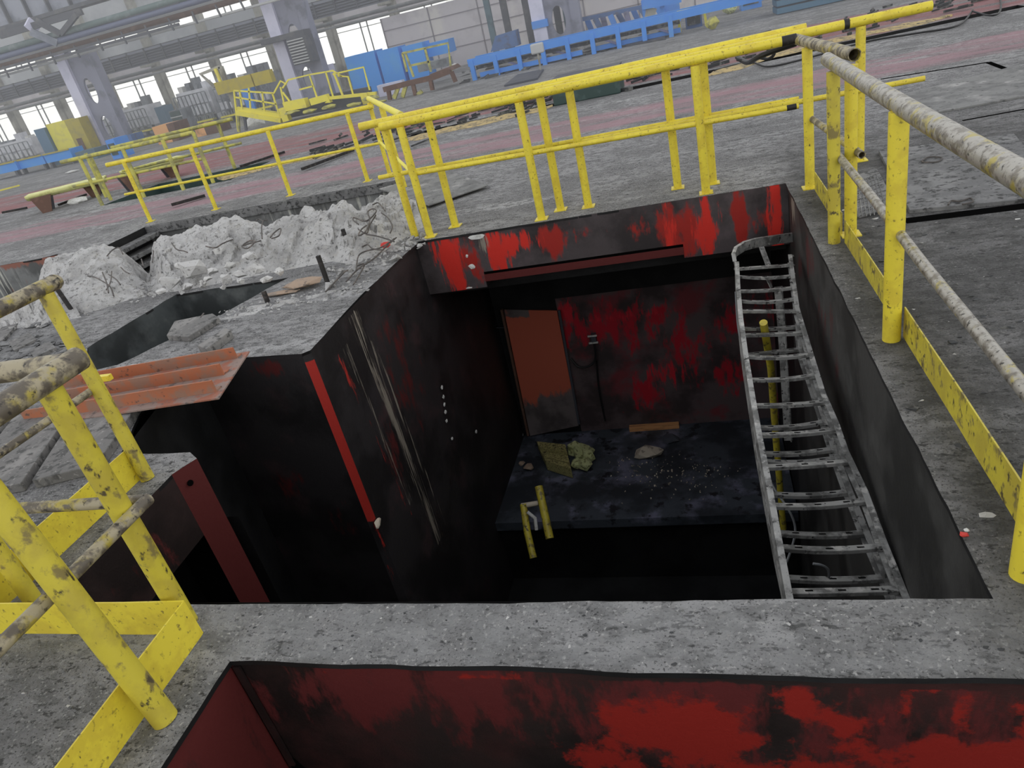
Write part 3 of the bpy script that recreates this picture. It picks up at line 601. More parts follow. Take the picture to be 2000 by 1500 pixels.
for k in range(5):
    f0, f1 = k / 5, (k + .86) / 5
    a, b_ = q[0].lerp(q[3], f0), q[1].lerp(q[2], f0); c, d = q[1].lerp(q[2], f1), q[0].lerp(q[3], f1); zz = V(0, 0, -.13 + .02 * math.sin(k * 3)); up_ = V(0, 0, .025 * math.sin(k * 2.3))
    mb.hexa([a + zz, b_ + zz, c + zz, d + zz, a + up_, b_ + up_, c + up_, d + up_])
mb.build('folded_layers', M['insul'], ins)
mb = MB()
for i, (u, v, s) in enumerate(((1122, 876, .13), (1135, 884, .16), (1146, 890, .13), (1142, 906, .12), (1150, 878, .09), (1126, 905, .09))): mb.rock(gd(u, v, L_ + .1), (s, s * .9, s), 20 + i, .9)
mb.build('torn_end', M['insul2'], ins)
wd = MB(); a = gd(1232, 826, L_); b_ = gd(1327, 821, L_); a.y = min(a.y, WY - .08); b_.y = min(b_.y, WY - .08); wd.bar([a + V(0, 0, .04), b_ + V(0, 0, .04)], .07, .07)
tag(wd.build('timber_offcut', M['wood']), 'orange timber offcut lying along the foot of the red rear wall', 'timber')
yl = thing('yellow_pipe_frame', (-2.3, 6.6, LZ), 'broken yellow pipe frame sticking up at the dark left end of the ledge', 'pipe frame')
a = [dp(1052, 950, 7.9), dp(1063, 1000, 7.8), dp(1074, 1052, 7.7)]; MB().tube(a, .045, 12).build('upright', M['yellow_worn'], yl, smooth=True)
a = [dp(1022, 985, 7.9), dp(1030, 1040, 7.8), dp(1042, 1090, 7.7)]; MB().tube(a, .04, 12).build('upright', M['yellow_worn'], yl, smooth=True)
MB().tube([dp(1018, 988, 7.9), dp(1056, 982, 7.9)], .03, 10).build('cross_pipe', M['tanstone'], yl, smooth=True)
MB().tube([dp(1030, 1000, 7.8), dp(1045, 1012, 7.8), dp(1048, 1035, 7.8)], .02, 10).build('cross_pipe', M['white'], yl, smooth=True)
rg = random.Random(5); gm = MB()
for i in range(170):
    u = rg.gauss(1300, 70); v = rg.gauss(925, 22)
    if not (1190 < u < 1470 and 880 < v < 985): continue
    gm.rock(gd(u, v, L_ + .01), [rg.uniform(.006, .016)] * 3, i, 1, 8)
tag(gm.build('grit', M['tanstone']), 'scattered pale grit on the wet ledge of the pit', 'grit', kind='stuff')

# ------------------------------------------------------------------ slabs, planks and ribbed plate on the left
pl = thing('ribbed_steel_plate', (-4.0, 3.8, .0), 'dusty steel plate with three orange flat ribs overhanging the left edge of the pit', 'steel plate')
Q = [gd(488, 688, .10), gd(428, 780, .10), gd(40, 838, .03), gd(120, 752, .03)]
MB().prism([Q[0], Q[1], Q[2], Q[3]], (0, 0, .010)).build('plate', M['plate_dust'], pl)
def pq(s, t_): return Q[3].lerp(Q[0], s).lerp(Q[2].lerp(Q[1], s), t_)
for (t_, s0, s1) in ((.13, .02, .96), (.50, .05, .95), (.86, .0, .97)):
    a, b_ = pq(s0, t_) + V(0, 0, .05), pq(s1, t_) + V(0, 0, .05)
    rb = MB().bar([a, b_], .012, .085, V(0, 0, 1)); rb.bar([a + V(0, .03, -.036), b_ + V(0, .03, -.036)], .06, .008, V(0, 0, 1)); rb.build('rib', M['orange_rib'], pl)
tag(MB().box(gd(205, 738, .16) - V(.05, .02, .02), gd(205, 738, .16) + V(.05, .02, .02)).build('yellow_stub', M['yellow']), 'small yellow stub beside the nearest left post, over the orange ribs', 'stub')
PS = [((-3.74, 3.50), (-3.44, 2.72), (-3.80, 2.60), (-4.25, 3.48)), ((-4.30, 3.46), (-3.86, 2.58), (-4.30, 2.50), (-4.80, 3.44)), ((-4.86, 3.44), (-4.36, 2.50), (-4.90, 2.4), (-5.5, 3.42)), ((-5.6, 3.42), (-5.0, 2.4), (-5.6, 2.3), (-6.3, 3.4))]
for i, (q, lb) in enumerate(zip(PS, ('grey concrete plank along the left pit edge, nearest the pit', 'second concrete plank from the pit edge, left of the first gap', 'third concrete plank from the pit edge, behind the left posts', 'concrete plank furthest left of the pit edge'))):
    tag(MB().slab(q, .0, .06).build('concrete_plank', M['plank'], bevel=.006), lb, 'plank', 'concrete planks left of the pit')
sl = MB().slab([gd(u, v)[:2] for u, v in ((330, 665), (345, 637), (420, 622), (432, 630), (372, 668))], 0, .05); tag(sl.build('concrete_slab', M['plank'], bevel=.006), 'thin loose concrete slab beside the dark slot, its raised edge facing the pit', 'slab')
sl = MB().slab([gd(u, v)[:2] for u, v in ((392, 690), (448, 655), (458, 660), (410, 697))], 0, .07); tag(sl.build('concrete_slab', M['plank'], bevel=.006), 'narrow raised concrete strip just behind the orange ribs', 'slab')
dr = MB()
for i, (u, v) in enumerate(((430, 625), (455, 622), (480, 615), (510, 605), (545, 598), (580, 590), (615, 580), (645, 572), (500, 600), (560, 590), (290, 716), (265, 718), (315, 712), (340, 718))):
    p = gd(u, v, -.01); dr.rock(p, (random.uniform(.12, .25), random.uniform(.06, .1), .03), i + 90, .6)
rg = random.Random(8)
for i in range(150):
    u = rg.uniform(420, 720); v = 622 - (u - 420) * .22 + rg.uniform(-12, 12); p = gd(u, v, .0); dr.rock(p, [rg.uniform(.008, .03)] * 3, i, .7, 8)
tag(dr.build('mortar_crumbs', M['rubble']), 'white mortar dust and crumbs along the edge of the slab by the dark slot', 'crumbs', kind='stuff')

# ------------------------------------------------------------------ heap of broken concrete
def resample(pl, n):
    P = [Vector(p) for p in pl]; d = [0]
    for i in range(1, len(P)): d.append(d[-1] + (P[i] - P[i - 1]).length)
    out = []
    for k in range(n + 1):
        s = d[-1] * k / n; j = 1
        while j < len(P) - 1 and d[j] < s: j += 1
        q = (s - d[j - 1]) / max(d[j] - d[j - 1], 1e-6); out.append(P[j - 1].lerp(P[j], min(max(q, 0), 1)))
    return out
def heap(name, ridge, base, ry, label, nu=150, nv=46, amp=.07, back=.9, m='rubble'):
    R_ = resample([oy(u, v, y) for (u, v), y in zip(ridge, ry)], nu); B_ = resample([gd(u, v, -.01) for u, v in base], nu)
    vs = []; 
    for j in range(nv + 1):
        t_ = j / nv
        for i in range(nu + 1):
            if t_ < .62:
                s = t_ / .62; p = B_[i].lerp(R_[i], s); p = p + V(0, 0, .10 * math.sin(math.pi * s) ** .8)
            else:
                s = (t_ - .62) / .38; p = R_[i].lerp(R_[i] + V(0, back, -R_[i].z - .95), s); s = 1
            e = min(1, i / 5, (nu - i) / 5); e2 = min(1, s * 3) * (1 if t_ < .55 else .8)
            n1 = noise.noise(p * 2.3); n2 = noise.noise(p * 6.1 + V(4, 0, 0)); c_ = noise.cell(p * 9) - .5; n3 = noise.noise(p * 17)
            w_ = max(0, 1 - s * 1.3)
            rdg = 1 - abs(noise.noise(p * 4.3 + V(9, 2, 0))) * 2
            p = p + V(n2 * .6 + c_ * .2, -abs(n1) * .5 + n3 * .2, n1 * 1.0 + n2 * .6 + c_ * .75 * (.3 + w_) + n3 * .5 + rdg * .35) * amp * e * e2
            vs.append(p)
    fs = [(j * (nu + 1) + i, j * (nu + 1) + i + 1, (j + 1) * (nu + 1) + i + 1, (j + 1) * (nu + 1) + i) for j in range(nv) for i in range(nu)]
    return tag(MB().add(vs, fs).build(name, M[m]), label, 'rubble')
ridge1 = [(296, 560), (300, 520), (304, 480), (328, 462), (350, 462), (370, 450), (402, 442), (430, 436), (470, 428), (510, 444), (530, 444), (550, 438), (588, 424), (594, 408), (630, 412), (650, 404), (669, 396), (687, 402), (705, 411), (716, 404), (732, 402), (752, 388), (770, 378), (812, 392)]
base1 = [(292, 578), (345, 572), (400, 562), (480, 545), (560, 530), (650, 513), (690, 520), (740, 500), (800, 462), (828, 446)]
heap('broken_concrete_heap', ridge1, base1, [7.2] * 19 + [7.5, 7.7, 7.9, 8.0, 7.6], 'long pale heap of broken concrete spanning the trench behind the slab', nu=320, nv=72)
ridge2 = [(76, 590), (82, 522), (92, 501), (128, 494), (170, 484), (209, 475), (235, 490), (264, 520), (284, 548), (300, 574)]
base2 = [(70, 606), (100, 612), (130, 622), (170, 614), (200, 606), (240, 592), (270, 584), (302, 576)]
heap('broken_concrete_block', ridge2, base2, [7.0] * 10, 'tilted pale block of broken concrete left of the dark gap in the rubble', nu=150, nv=64, amp=.045)
ridge3 = [(-60, 640), (0, 600), (40, 590), (80, 575), (110, 580), (150, 600)]; base3 = [(-60, 670), (0, 655), (50, 640), (90, 632), (130, 628), (160, 622)]
heap('broken_concrete_scree', ridge3, base3, [6.2] * 6, 'loose pale scree of crushed concrete at the left edge behind the black capped pipe', nu=50, nv=24, amp=.09)
rg = random.Random(21)
ck = [(375, 525, .26), (330, 550, .17), (440, 545, .12), (425, 490, .10), (365, 560, .10), (450, 515, .13), (470, 535, .11), (490, 500, .12), (405, 545, .09), (500, 525, .12), (520, 545, .08), (350, 520, .1), (315, 570, .09), (415, 530, .09), (395, 555, .08), (545, 530, .08), (470, 550, .07), (435, 560, .07)]
ck = [(u, v, s * .8) for u, v, s in ck]
for i, (u, v, s) in enumerate(ck):
    p = dp(u, v, 7.25 - (545 - v) * -.004); p = gd(u, v, .12 + (560 - v) * .002)
    lb = 'largest rounded slab of broken concrete in the middle of the rubble heap' if i == 0 else 'angular lump of broken concrete at the front of the rubble heap'
    tag(MB().rock(p, (s * rg.uniform(.8, 1.2), s * .6, s * rg.uniform(.7, 1)), i + 300, .75, 14).build('concrete_lump', M['rubble2']), lb, 'rubble', None if i == 0 else 'angular lumps in the rubble heap')
gm = MB()
for i in range(520):
    k = rg.random(); u = 20 + 810 * k; vb = 640 - .26 * (u - 20) + rg.gauss(0, 7) - (20 if u > 640 else 0)
    if 640 < u: vb = 545 - (u - 640) * .45 + rg.gauss(0, 12)
    s = rg.uniform(.008, .045) * (1 if rg.random() > .1 else 1.8); gm.rock(gd(u, vb, .01), (s, s, s), i, .8, 9)
tag(gm.build('concrete_crumbs', M['rubble']), 'pale concrete crumbs strewn along the foot of the rubble heap', 'crumbs', kind='stuff')
heapz = .3
def wire(lb, pts, h=.3, r=.007, m='rebar'):
    cable(lb, [gd(u, v, h + dz) for (u, v, *q) in pts for dz in [(q[0] if q else 0)]], r, M[m], 'rebar_wire', 'rebar', 'bent rebar wires in the rubble', 6, 5)
WL = 'bent dark rebar wire sticking out of the long rubble heap'
WT = {0: 'leftmost gently curved wire on the long rubble heap', 1: 'long wavy wire in the middle of the long rubble heap', 2: 'hooked wire loop right of the wavy wire on the rubble heap', 3: 'upright forked wire standing on the rubble heap', 5: 'closed wire loop right of the forked wire', 6: 'big tangled knot of rebar near the right end of the rubble', 8: 'curved wire drooping right of the big rebar tangle', 10: 'arched wire springing from the slab corner beside the pit', 13: 'straight bent wire leaning at the foot of the furthest left rod', 14: 'long dark wire lying along the slab edge beside the pit', 15: 'thin long wire on the tilted concrete block', 20: 'hooked wire over the top corner of the tilted concrete block', 23: 'thin wire tip poking up by the dark slot'}
WS = [([(335, 474), (345, 487), (358, 490), (366, 493)], .35), ([(402, 481), (420, 484), (434, 476), (448, 470), (455, 468)], .3), ([(475, 478), (488, 470), (498, 472), (484, 485), (472, 482), (480, 478), (510, 470)], .3), ([(512, 466), (511, 445), (514, 432), (522, 430)], .4), ([(514, 432), (505, 428), (500, 432)], .4),
      ([(528, 464), (535, 455), (548, 446), (545, 460), (530, 466)], .35), ([(700, 438), (690, 430), (692, 425), (712, 432), (725, 425), (735, 412), (728, 408), (718, 414), (722, 430), (714, 452), (700, 460), (706, 448), (716, 440)], .35), ([(700, 448), (716, 456), (722, 440), (734, 420)], .33),
      ([(745, 416), (758, 426), (766, 442), (762, 455)], .35), ([(728, 400), (738, 396), (746, 404), (752, 412)], .4), ([(696, 528), (700, 500), (716, 490), (740, 485), (758, 475), (770, 466)], .12), ([(716, 458), (740, 462), (770, 472)], .2), ([(708, 482), (718, 478), (728, 486), (748, 488)], .15),
      ([(636, 570), (650, 555), (672, 532), (680, 528)], .06), ([(676, 550), (700, 525), (730, 505), (756, 480), (774, 464)], .08), ([(160, 540), (180, 540), (198, 548), (215, 560), (222, 578)], .25), ([(200, 532), (208, 552), (212, 572)], .3), ([(212, 536), (226, 545), (235, 556)], .3), ([(218, 530), (216, 550), (208, 566)], .3),
      ([(236, 522), (244, 530), (252, 534)], .3), ([(209, 500), (220, 488), (232, 484), (240, 496)], .45), ([(298, 512), (300, 490)], .25), ([(280, 520), (276, 506)], .2), ([(392, 620), (398, 612)], .05), ([(696, 520), (712, 516), (700, 540), (690, 556)], .06)]
for i_, (p, h) in enumerate(WS):
    wire(WT.get(i_, 'short bent wire sticking out of the tilted concrete block' if 16 <= i_ <= 19 else WL), p, h)
RODS = [((612, 502), (643, 561), 'black square rod standing up out of the slab in front of the rubble'), ((667, 448), (684, 492), 'black square rod standing in the rubble, the furthest right of the rods'), ((512, 570), (523, 590), 'short black rod stub beside the dark slot'), ((105, 566), (147, 615), 'long dark rod leaning against the tilted concrete block')]
for (tp, bt, lb) in RODS:
    b0 = gd(*bt, 0); t0 = V(b0.x, b0.y, hgt(b0, *tp)); 
    if bt[0] == 147: t0 = t0 + V(-.05, 0, 0)
    tag(MB().bar([b0 - V(0, 0, .02), t0], .032, .032).build('steel_rod', M['rod']), lb, 'rod')
tag(MB().rock(gd(590, 553, .05), (.24, .13, .06), 55, .6, 30).build('screed_piece', M['tan_rock']), 'tan flat piece of broken screed lying at the corner of the dark slot', 'screed')
tag(MB().rock(gd(548, 572, .02), (.22, .06, .03), 56, .6, 30).build('screed_piece', M['tan_rock']), 'narrow tan strip of screed on the edge of the dark slot', 'screed')
tag(MB().rock(gd(752, 478, .08), (.06, .05, .05), 57, .7).build('red_rag', M['red_scrap']), 'small red scrap caught in the rubble near the pit corner', 'scrap')
for i, (q, lb) in enumerate(((((0, 640), (45, 628), (10, 668), (-30, 690)), 'thin grey board on the debris at the left edge'), (((20, 672), (60, 655), (74, 668), (30, 690)), 'small broken tile in the debris at the left edge'), (((60, 690), (100, 672), (112, 684), (70, 704)), 'flat stone chip in front of the left debris'))):
    tag(MB().slab([gd(u, v)[:2] for u, v in q], .0, .03).build('loose_board', M['plank']), lb, 'board')
dm = MB()
for i in range(60):
    u = rg.uniform(-20, 130); v = 690 - u * .25 + rg.gauss(0, 14); s = rg.uniform(.03, .11); dm.rock(gd(u, v, .01), (s * 1.3, s, s * .4), i, .5, 12)
tag(dm.build('dark_debris', M['steel_dark']), 'flat dark chips and debris on the slab at the left edge', 'debris', kind='stuff')
# steps in the gap between block and heap
for i in range(5):
    z = -.10 - i * .16
    tag(MB().box((-8.72, 8.95, z - .07), (-8.50 + i * .03, 9.85, z)).build('shuttering_board', M['steel_dark'], bevel=.01), 'grey horizontal board on the dark end wall of the trench gap, %s' % ('topmost', 'second from the top', 'middle of five', 'second lowest', 'lowest')[i], 'board', 'boards in the trench gap')
# loose steel sheet behind the left posts
sh = [gd(u, v)[:2] for u, v in ((742, 374), (870, 336), (955, 368), (838, 408))]
tag(MB().slab(sh, .03, .04).build('steel_sheet', M['slab']), 'loose grey sheet lying behind the left end of the pit railings', 'sheet')

# ------------------------------------------------------------------ floor details on the right
def plate(lb, q, z=.0, h=.02, m='steel_dark', name='floor_plate', cat='floor plate'):
    return tag(MB().slab([gd(u, v)[:2] for u, v in q], z, z + h).build(name, M[m], bevel=.003), lb, cat)
plate('big dark cover plate on the right behind the thick yellow post', ((1776, 418), (1716, 300), (1980, 268), (2080, 390)), h=.03)
plate('chequered cover plate between the right hand posts', ((1668, 430), (1660, 350), (1712, 330), (1752, 405)), h=.012)
plate('dark cover plate beyond the open railing end, behind the long black gap', ((1780, 232), (1750, 190), (1990, 130), (2060, 180)), h=.02, m='slab')
for lb, a, b_, w_ in (('long black gap in the floor right of the open railing end', (1850, 208), (2010, 180), .05), ('thin black joint in the floor under the rubbed steel rail', (1880, 236), (2010, 212), .025), ('wide black gap in front of the big cover plate', (1768, 432), (2010, 402), .10), ('thin joint running back from the broken plate corner', (1720, 155), (1930, 122), .04), ('joint running towards the right edge beyond the railing', (1930, 122), (2010, 152), .06)):
    A, B_ = gd(*a), gd(*b_); tag(MB().bar([A + V(0, 0, .001), B_ + V(0, 0, .001)], w_, .006, V(0, 0, 1)).build('floor_joint', M['black']), lb, 'joint')
ch = MB()
for k in range(9):
    A, B_ = gd(1668 + k * 8, 425 - k * 1, .014), gd(1664 + k * 6, 356 - k * 2, .014); ch.bar([A, B_], .006, .004, V(0, 0, 1))
    A, B_ = gd(1666, 425 - k * 8, .014), gd(1742 - k * 3, 405 - k * 8.5, .014); ch.bar([A, B_], .006, .004, V(0, 0, 1))
tag(ch.build('plate_ridges', M['slab']), 'thin crossed ridges on the chequered plate between the right hand posts', 'ridges')
tag(MB().bar([gd(1726, 298, .015), gd(1828, 284, .015)], .02, .02).build('pale_strip', M['white']), 'thin pale strip lying on the ground behind the thick yellow post', 'strip')
cable('dark wire loop lying flat on the big cover plate', [gd(u, v, .04) for u, v in ((1802, 314), (1812, 307), (1835, 307), (1840, 310), (1830, 316), (1806, 317), (1800, 314))], .006, M['rebar'], 'wire_loop', 'wire')
cable('dark wire scribble lying on the front of the big cover plate', [gd(u, v, .04) for u, v in ((1852, 400), (1858, 392), (1875, 393), (1895, 387), (1900, 394), (1880, 399))], .006, M['rebar'], 'wire_loop', 'wire')
tag(MB().rock(gd(1875, 1045, .0) + V(.012, 0, .0), (.016, .016, .016), 12).build('red_scrap', M['red_scrap']), 'tiny bright red scrap on the right edge of the pit', 'scrap')
tag(MB().rock(gd(1881, 1036, .0) + V(.01, 0, 0), (.010, .012, .008), 13).build('white_scrap', M['white']), 'tiny white scrap beside the red one on the pit edge', 'scrap')
cl = MB(); cw = MB(); rg = random.Random(33)
for i in range(420):
    x = rg.uniform(.75, 2.6); y = rg.uniform(1.3, 6.2)
    if .72 < x < .9 and rg.random() < .5: pass
    s = rg.choice((.004, .006, .01, .018)) * rg.uniform(.6, 1.3); (cl if rg.random() < .8 else cw).rock((x, y, 0), (s * 1.6, s, s), i, .6, 8)
for i in range(260):
    x = rg.uniform(-2.1, 2.2); y = rg.uniform(1.47, 1.71); s = rg.choice((.003, .004, .007)) * rg.uniform(.6, 1.3); (cl if rg.random() < .6 else cw).rock((x, y, 0), (s * 1.4, s, s), i, .7, 8)
for i in range(200):
    x = rg.uniform(-3.6, -2.1); y = rg.uniform(.4, 1.5); s = rg.choice((.003, .005, .009)); (cl if rg.random() < .7 else cw).rock((x, y, 0), (s * 1.4, s, s), i, .7, 8)
tag(cl.build('dirt_clods', M['debris'], at=(0, 0, 0)), 'dark dirt clods scattered over the ground beside the pit and on its front beam', 'dirt', kind='stuff')
tag(cw.build('pale_chips', M['rubble2'], at=(0, 0, 0)), 'pale chips scattered over the ground beside the pit and on its front beam', 'chips', kind='stuff')

# ------------------------------------------------------------------ middle ground of the hall
def ribbon(lb, pts, w_, h, m, name, cat, kind='stuff'):
    P = resample([gd(u, v) for u, v in pts], 60); mb = MB(); vs = []; n = 8
    for i, p in enumerate(P):
        t_ = (P[min(i + 1, 60)] - P[max(i - 1, 0)]).normalized(); s = V(-t_.y, t_.x, 0); ww = w_ * (.6 + .9 * abs(noise.noise(p * .9)))
        for j in range(n + 1):
            q = p + s * ww * (j / n - .5) * (min(1, i / 6, (60 - i) / 6) + .05); q.z = h * math.sin(math.pi * j / n) * (.5 + .8 * abs(noise.noise(q * 3))) + .003; vs.append(q)
    mb.add(vs, [(i * (n + 1) + j, i * (n + 1) + j + 1, (i + 1) * (n + 1) + j + 1, (i + 1) * (n + 1) + j) for i in range(60) for j in range(n)])
    return tag(mb.build(name, M[m], at=(0, 0, 0)), lb, cat, kind=kind)
ribbon('yellow sawdust strewn along the black cable slot behind the railings', [(790, 275), (900, 248), (1000, 226), (1080, 208)], .8, .05, 'sawdust', 'sawdust', 'sawdust')
ribbon('yellow sawdust spilled right of the open railing end', [(1380, 150), (1500, 112), (1620, 82), (1700, 65), (1860, 32)], .6, .05, 'sawdust', 'sawdust', 'sawdust')
ribbon('yellow sawdust heap beside the dark green pit', [(425, 350), (480, 338), (560, 318), (660, 298), (720, 285)], .7, .07, 'sawdust', 'sawdust', 'sawdust')
rg = random.Random(44); db = MB()
for i in range(240):
    k = rg.random(); u = 600 + 1350 * k; v = 300 - (u - 600) * .235 + rg.gauss(0, 9); p = gd(u, v, .03); l_ = rg.uniform(.05, .5); an = rg.gauss(0, .5)
    db.bar([p, p + V(math.cos(an) * l_, math.sin(an) * l_, rg.uniform(0, .05))], rg.uniform(.02, .06), rg.uniform(.02, .06))
tag(db.build('dark_clutter', M['debris'], at=(0, 0, 0)), 'dark cable and metal clutter lying along the black slot across the hall', 'clutter', kind='stuff')
cable('thick black cable dangling under the top rail right of the pit railing posts', [oy(1555, 85, 6.7), oy(1510, 100, 6.7), oy(1480, 112, 6.8), oy(1460, 122, 7.2), oy(1440, 112, 7.6)], .022, M['rubber'])
cable('black cable tangle loop below the dangling cable', [oy(1500, 98, 6.9), oy(1512, 105, 7), oy(1500, 115, 7.1), oy(1478, 112, 7.2), oy(1462, 120, 7.3), oy(1440, 116, 7.4)], .014, M['rubber'])
cable('long black hose lying on the floor right of the railing end', [gd(u, v, .03) for u, v in ((1395, 138), (1440, 126), (1470, 122), (1500, 130), (1560, 118), (1690, 82), (1790, 65), (1870, 50), (1900, 20))], .016, M['rubber'], 'hose', 'hose')
cable('black hose curling at the top right corner', [gd(u, v, .04) for u, v in ((1900, 22), (1930, 30), (1950, 26), (1955, 10), (1952, -10))], .016, M['rubber'], 'hose', 'hose')
gb = thing('green_basin', gd(1150, 200), 'dark green steel box standing half behind the yellow railings in mid hall', 'box')
A, B_ = gd(1082, 208), gd(1212, 182); hh = hgt(A, 1085, 170)
d_ = (B_ - A).normalized(); n_ = V(-d_.y, d_.x, 0)
MB().hexa([A, B_, B_ + n_ * .9, A + n_ * .9, A + V(0, 0, .42), B_ + V(0, 0, .42), B_ + n_ * .9 + V(0, 0, .42), A + n_ * .9 + V(0, 0, .42)]).build('body', M['greenbasin'], gb, bevel=.02)
MB().hexa([p + V(0, 0, .42) for p in (A, B_, B_ + n_ * .9, A + n_ * .9)] + [p + V(0, 0, .46) for p in (A, B_, B_ + n_ * .9, A + n_ * .9)]).build('rim', M['greydark'], gb)
# troughs (yellow topped) on brown legs
def trough(lb, tl, tr, legs, wid=.55):
    bs = gd(*legs[0]); t_ = thing('yellow_trough', bs, lb, 'trough')
    A = V(*bs); A = oy(tl[0], tl[1], bs.y); B_ = oy(tr[0], tr[1], gd(*legs[-1]).y); d = (B_ - A).normalized(); nrm = V(-d.y, d.x, 0).normalized()
    vs = []; k = 40; m_ = 8
    for i in range(k + 1):
        p = A.lerp(B_, i / k)
        for j in range(m_ + 1):
            th = math.pi * j / m_; vs.append(p + nrm * math.cos(th) * wid / 2 - V(0, 0, math.sin(th) * .12 * (1 + .08 * (i % 2))))
    mb = MB().add(vs, [(i * (m_ + 1) + j, i * (m_ + 1) + j + 1, (i + 1) * (m_ + 1) + j + 1, (i + 1) * (m_ + 1) + j) for i in range(k) for j in range(m_)])
    mb.bar([A, B_], wid, .03, V(0, 0, 1)); mb.build('trough_body', M['trough'], t_)
    for (u, v) in legs:
        q = gd(u, v); z = hgt(q, *( (u, v) )) ; zt = A.z - .06
        for s in (-1, 1):
            MB().hexa([q + nrm * s * .22 + d * -.10, q + nrm * s * .22 + d * .10, q + nrm * s * .16 + d * .1, q + nrm * s * .16 - d * .1] + [V(q.x, q.y, zt) + nrm * s * .16 + d * -.22, V(q.x, q.y, zt) + nrm * s * .16 + d * .22, V(q.x, q.y, zt) + nrm * s * .10 + d * .22, V(q.x, q.y, zt) + nrm * s * .10 - d * .22]).build('leg', M['brown'] if s < 0 else M['greydark'], t_)
    return t_
trough('long yellow trough on brown legs, the left of the two in mid hall', (52, 383), (205, 345), ((96, 412), (190, 382)))
trough('short yellow trough on dark legs, the right of the two in mid hall', (238, 336), (352, 305), ((262, 372), (338, 345)))

# ------------------------------------------------------------------ far end of the hall
WB = 38.0
wl = MB()
X0, X1 = -75.0, 30.0
def wbx(x0, x1, z0, z1, y=WB, d=.3): wl.box((x0, y, z0), (x1, y + d, z1))
wbx(X0, X1, 0, 1.25); wbx(X0, X1, 2.90, 4.75); wbx(X0, X1, 6.1, 7.2)
step = (oy(430, 120, WB).x - oy(330, 145, WB).x); px0 = oy(330, 170, WB).x
step = 3.57; cxs = [-31.7 + step * k for k in range(-10, 13)]
struct(wl.build('wall_back', M['wallpanel'], at=(0, WB, 0)))
for k, x in enumerate(cxs):
    o = MB().box((x - .2, WB - .35, 0), (x + .2, WB + .1, 7.0)).box((x - .12, WB - .55, 0), (x + .12, WB - .3, 3.2)).box((x - .45, WB - .9, 3.3), (x + .1, WB - .3, 3.75)).build('trim_%d' % (20 + k), M['pier']); struct(o)
    for r, (z0, z1) in enumerate(((1.25, 2.9), (4.75, 6.1))):
        wn = MB(); xa, xb = x + .2, x + step - .2
        wn.box((xa, WB + .08, z0), (xb, WB + .14, z0 + .06)).box((xa, WB + .08, z1 - .06), (xb, WB + .14, z1)).box((xa, WB + .08, z1 - .3), (xb, WB + .12, z1 - .27))
        for q in (.42, .54): wn.box((xa + (xb - xa) * q - .025, WB + .08, z0), (xa + (xb - xa) * q + .025, WB + .14, z1))
        o = wn.build('window_%d' % (k * 2 + r + 1), M['winframe'], at=(x, WB, 0)); struct(o)
        MB().box((xa, WB + .14, z0), (xb, WB + .15, z1)).build('pane', M['glass'], o)
        if r == 0:
            MB().box((xa, WB - .02, 2.95), (xb, WB + .0, 3.7)).build('upper_panel', M['partition'], o)
# slatted gallery band and crane girder, carried on the column row
def seg_thing(name, lb, cat, m, u0, v0, u1, v1, y, hpx=None, th=.3, r=None, ext=0.0):
    A, B_ = oy(u0, v0, y), oy(u1, v1, y); z = (A.z + B_.z) / 2; A.z = B_.z = z; A.x -= ext; B_.x += ext
    if r: return tag(MB().tube([A, B_], r, 12).build(name, M[m], smooth=True), lb, cat)
    return tag(MB().bar([A, B_], th, hpx, V(0, 0, 1)).build(name, M[m]), lb, cat)
ga = thing('slatted_gallery', oy(200, 130, 34), 'dark slatted louvre gallery running along the windows high in the hall', 'gallery')
A = oy(-60, 192, 34); B_ = oy(900, -75, 34); zt, zb = oy(300, 88, 34).z, oy(300, 120, 34).z
for k in range(6):
    z = zb + (zt - zb) * (k + .5) / 6; MB().hexa([(A.x, 34, z - .1), (B_.x, 34, z - .1), (B_.x, 34.12, z), (A.x, 34.12, z), (A.x, 34, z - .08), (B_.x, 34, z - .08), (B_.x, 34.12, z + .02), (A.x, 34.12, z + .02)]).build('slat', M['gallery'], ga)
k = 0; x = A.x
rb = MB()
MB().box((A.x, 34.13, zb), (B_.x, 34.2, zt)).build('backing', M['greydark'], ga)
while x < B_.x: rb.box((x, 33.95, zb), (x + .06, 34.0, zt)); x += 1.05
rb.build('ribs', M['greydark'], ga)
for (u0, v0, u1, v1, y, r, m, lb) in ((0, 98, 350, 0, 29.0, .13, 'greenpipe', 'thick green grey pipe crossing high above the hall, uppermost of the pipes'), (0, 113, 350, 12, 29.0, .12, 'bluepipe', 'slate blue pipe just under the green grey one high in the hall'),
        (0, 122, 350, 22, 29.3, .05, 'palepipe', 'pale thin conduit under the slate blue pipe'), (0, 150, 350, 52, 29.3, .05, 'palepipe', 'pale thin conduit just above the slatted gallery'), (0, 126, 350, 34, 29.65, .13, 'brown', 'reddish brown beam behind the pale conduits'), (0, 214, 350, 122, 36.0, .09, 'greypipe', 'grey pipe running along the window heads'), (0, 222, 350, 130, 36.2, .05, 'palepipe', 'thin pale pipe just below the grey window head pipe')):
    A, B_ = oy(u0, v0, y), oy(u1, v1, y); z = (A.z + B_.z) / 2
    tag(MB().tube([(A.x - 8, y, z), (B_.x + 28, y, z)], r, 10).build('overhead_pipe', M[m], smooth=True), lb, 'pipe')
gr = thing('crane_girder', oy(40, 20, 30.5), 'big grey crane runway girder in the top left corner', 'girder')
z0 = oy(60, 36, 30.5).z; xa, xb = oy(-40, 60, 30.5).x, oy(175, 0, 30.5).x
MB().box((xa - 6, 30.5, z0), (xb + 5, 30.6, z0 + 3)).build('web', M['girder'], gr)
MB().box((xa - 6, 30.2, z0 - .15), (xb + 5, 30.9, z0)).build('bottom_flange', M['greydark'], gr)
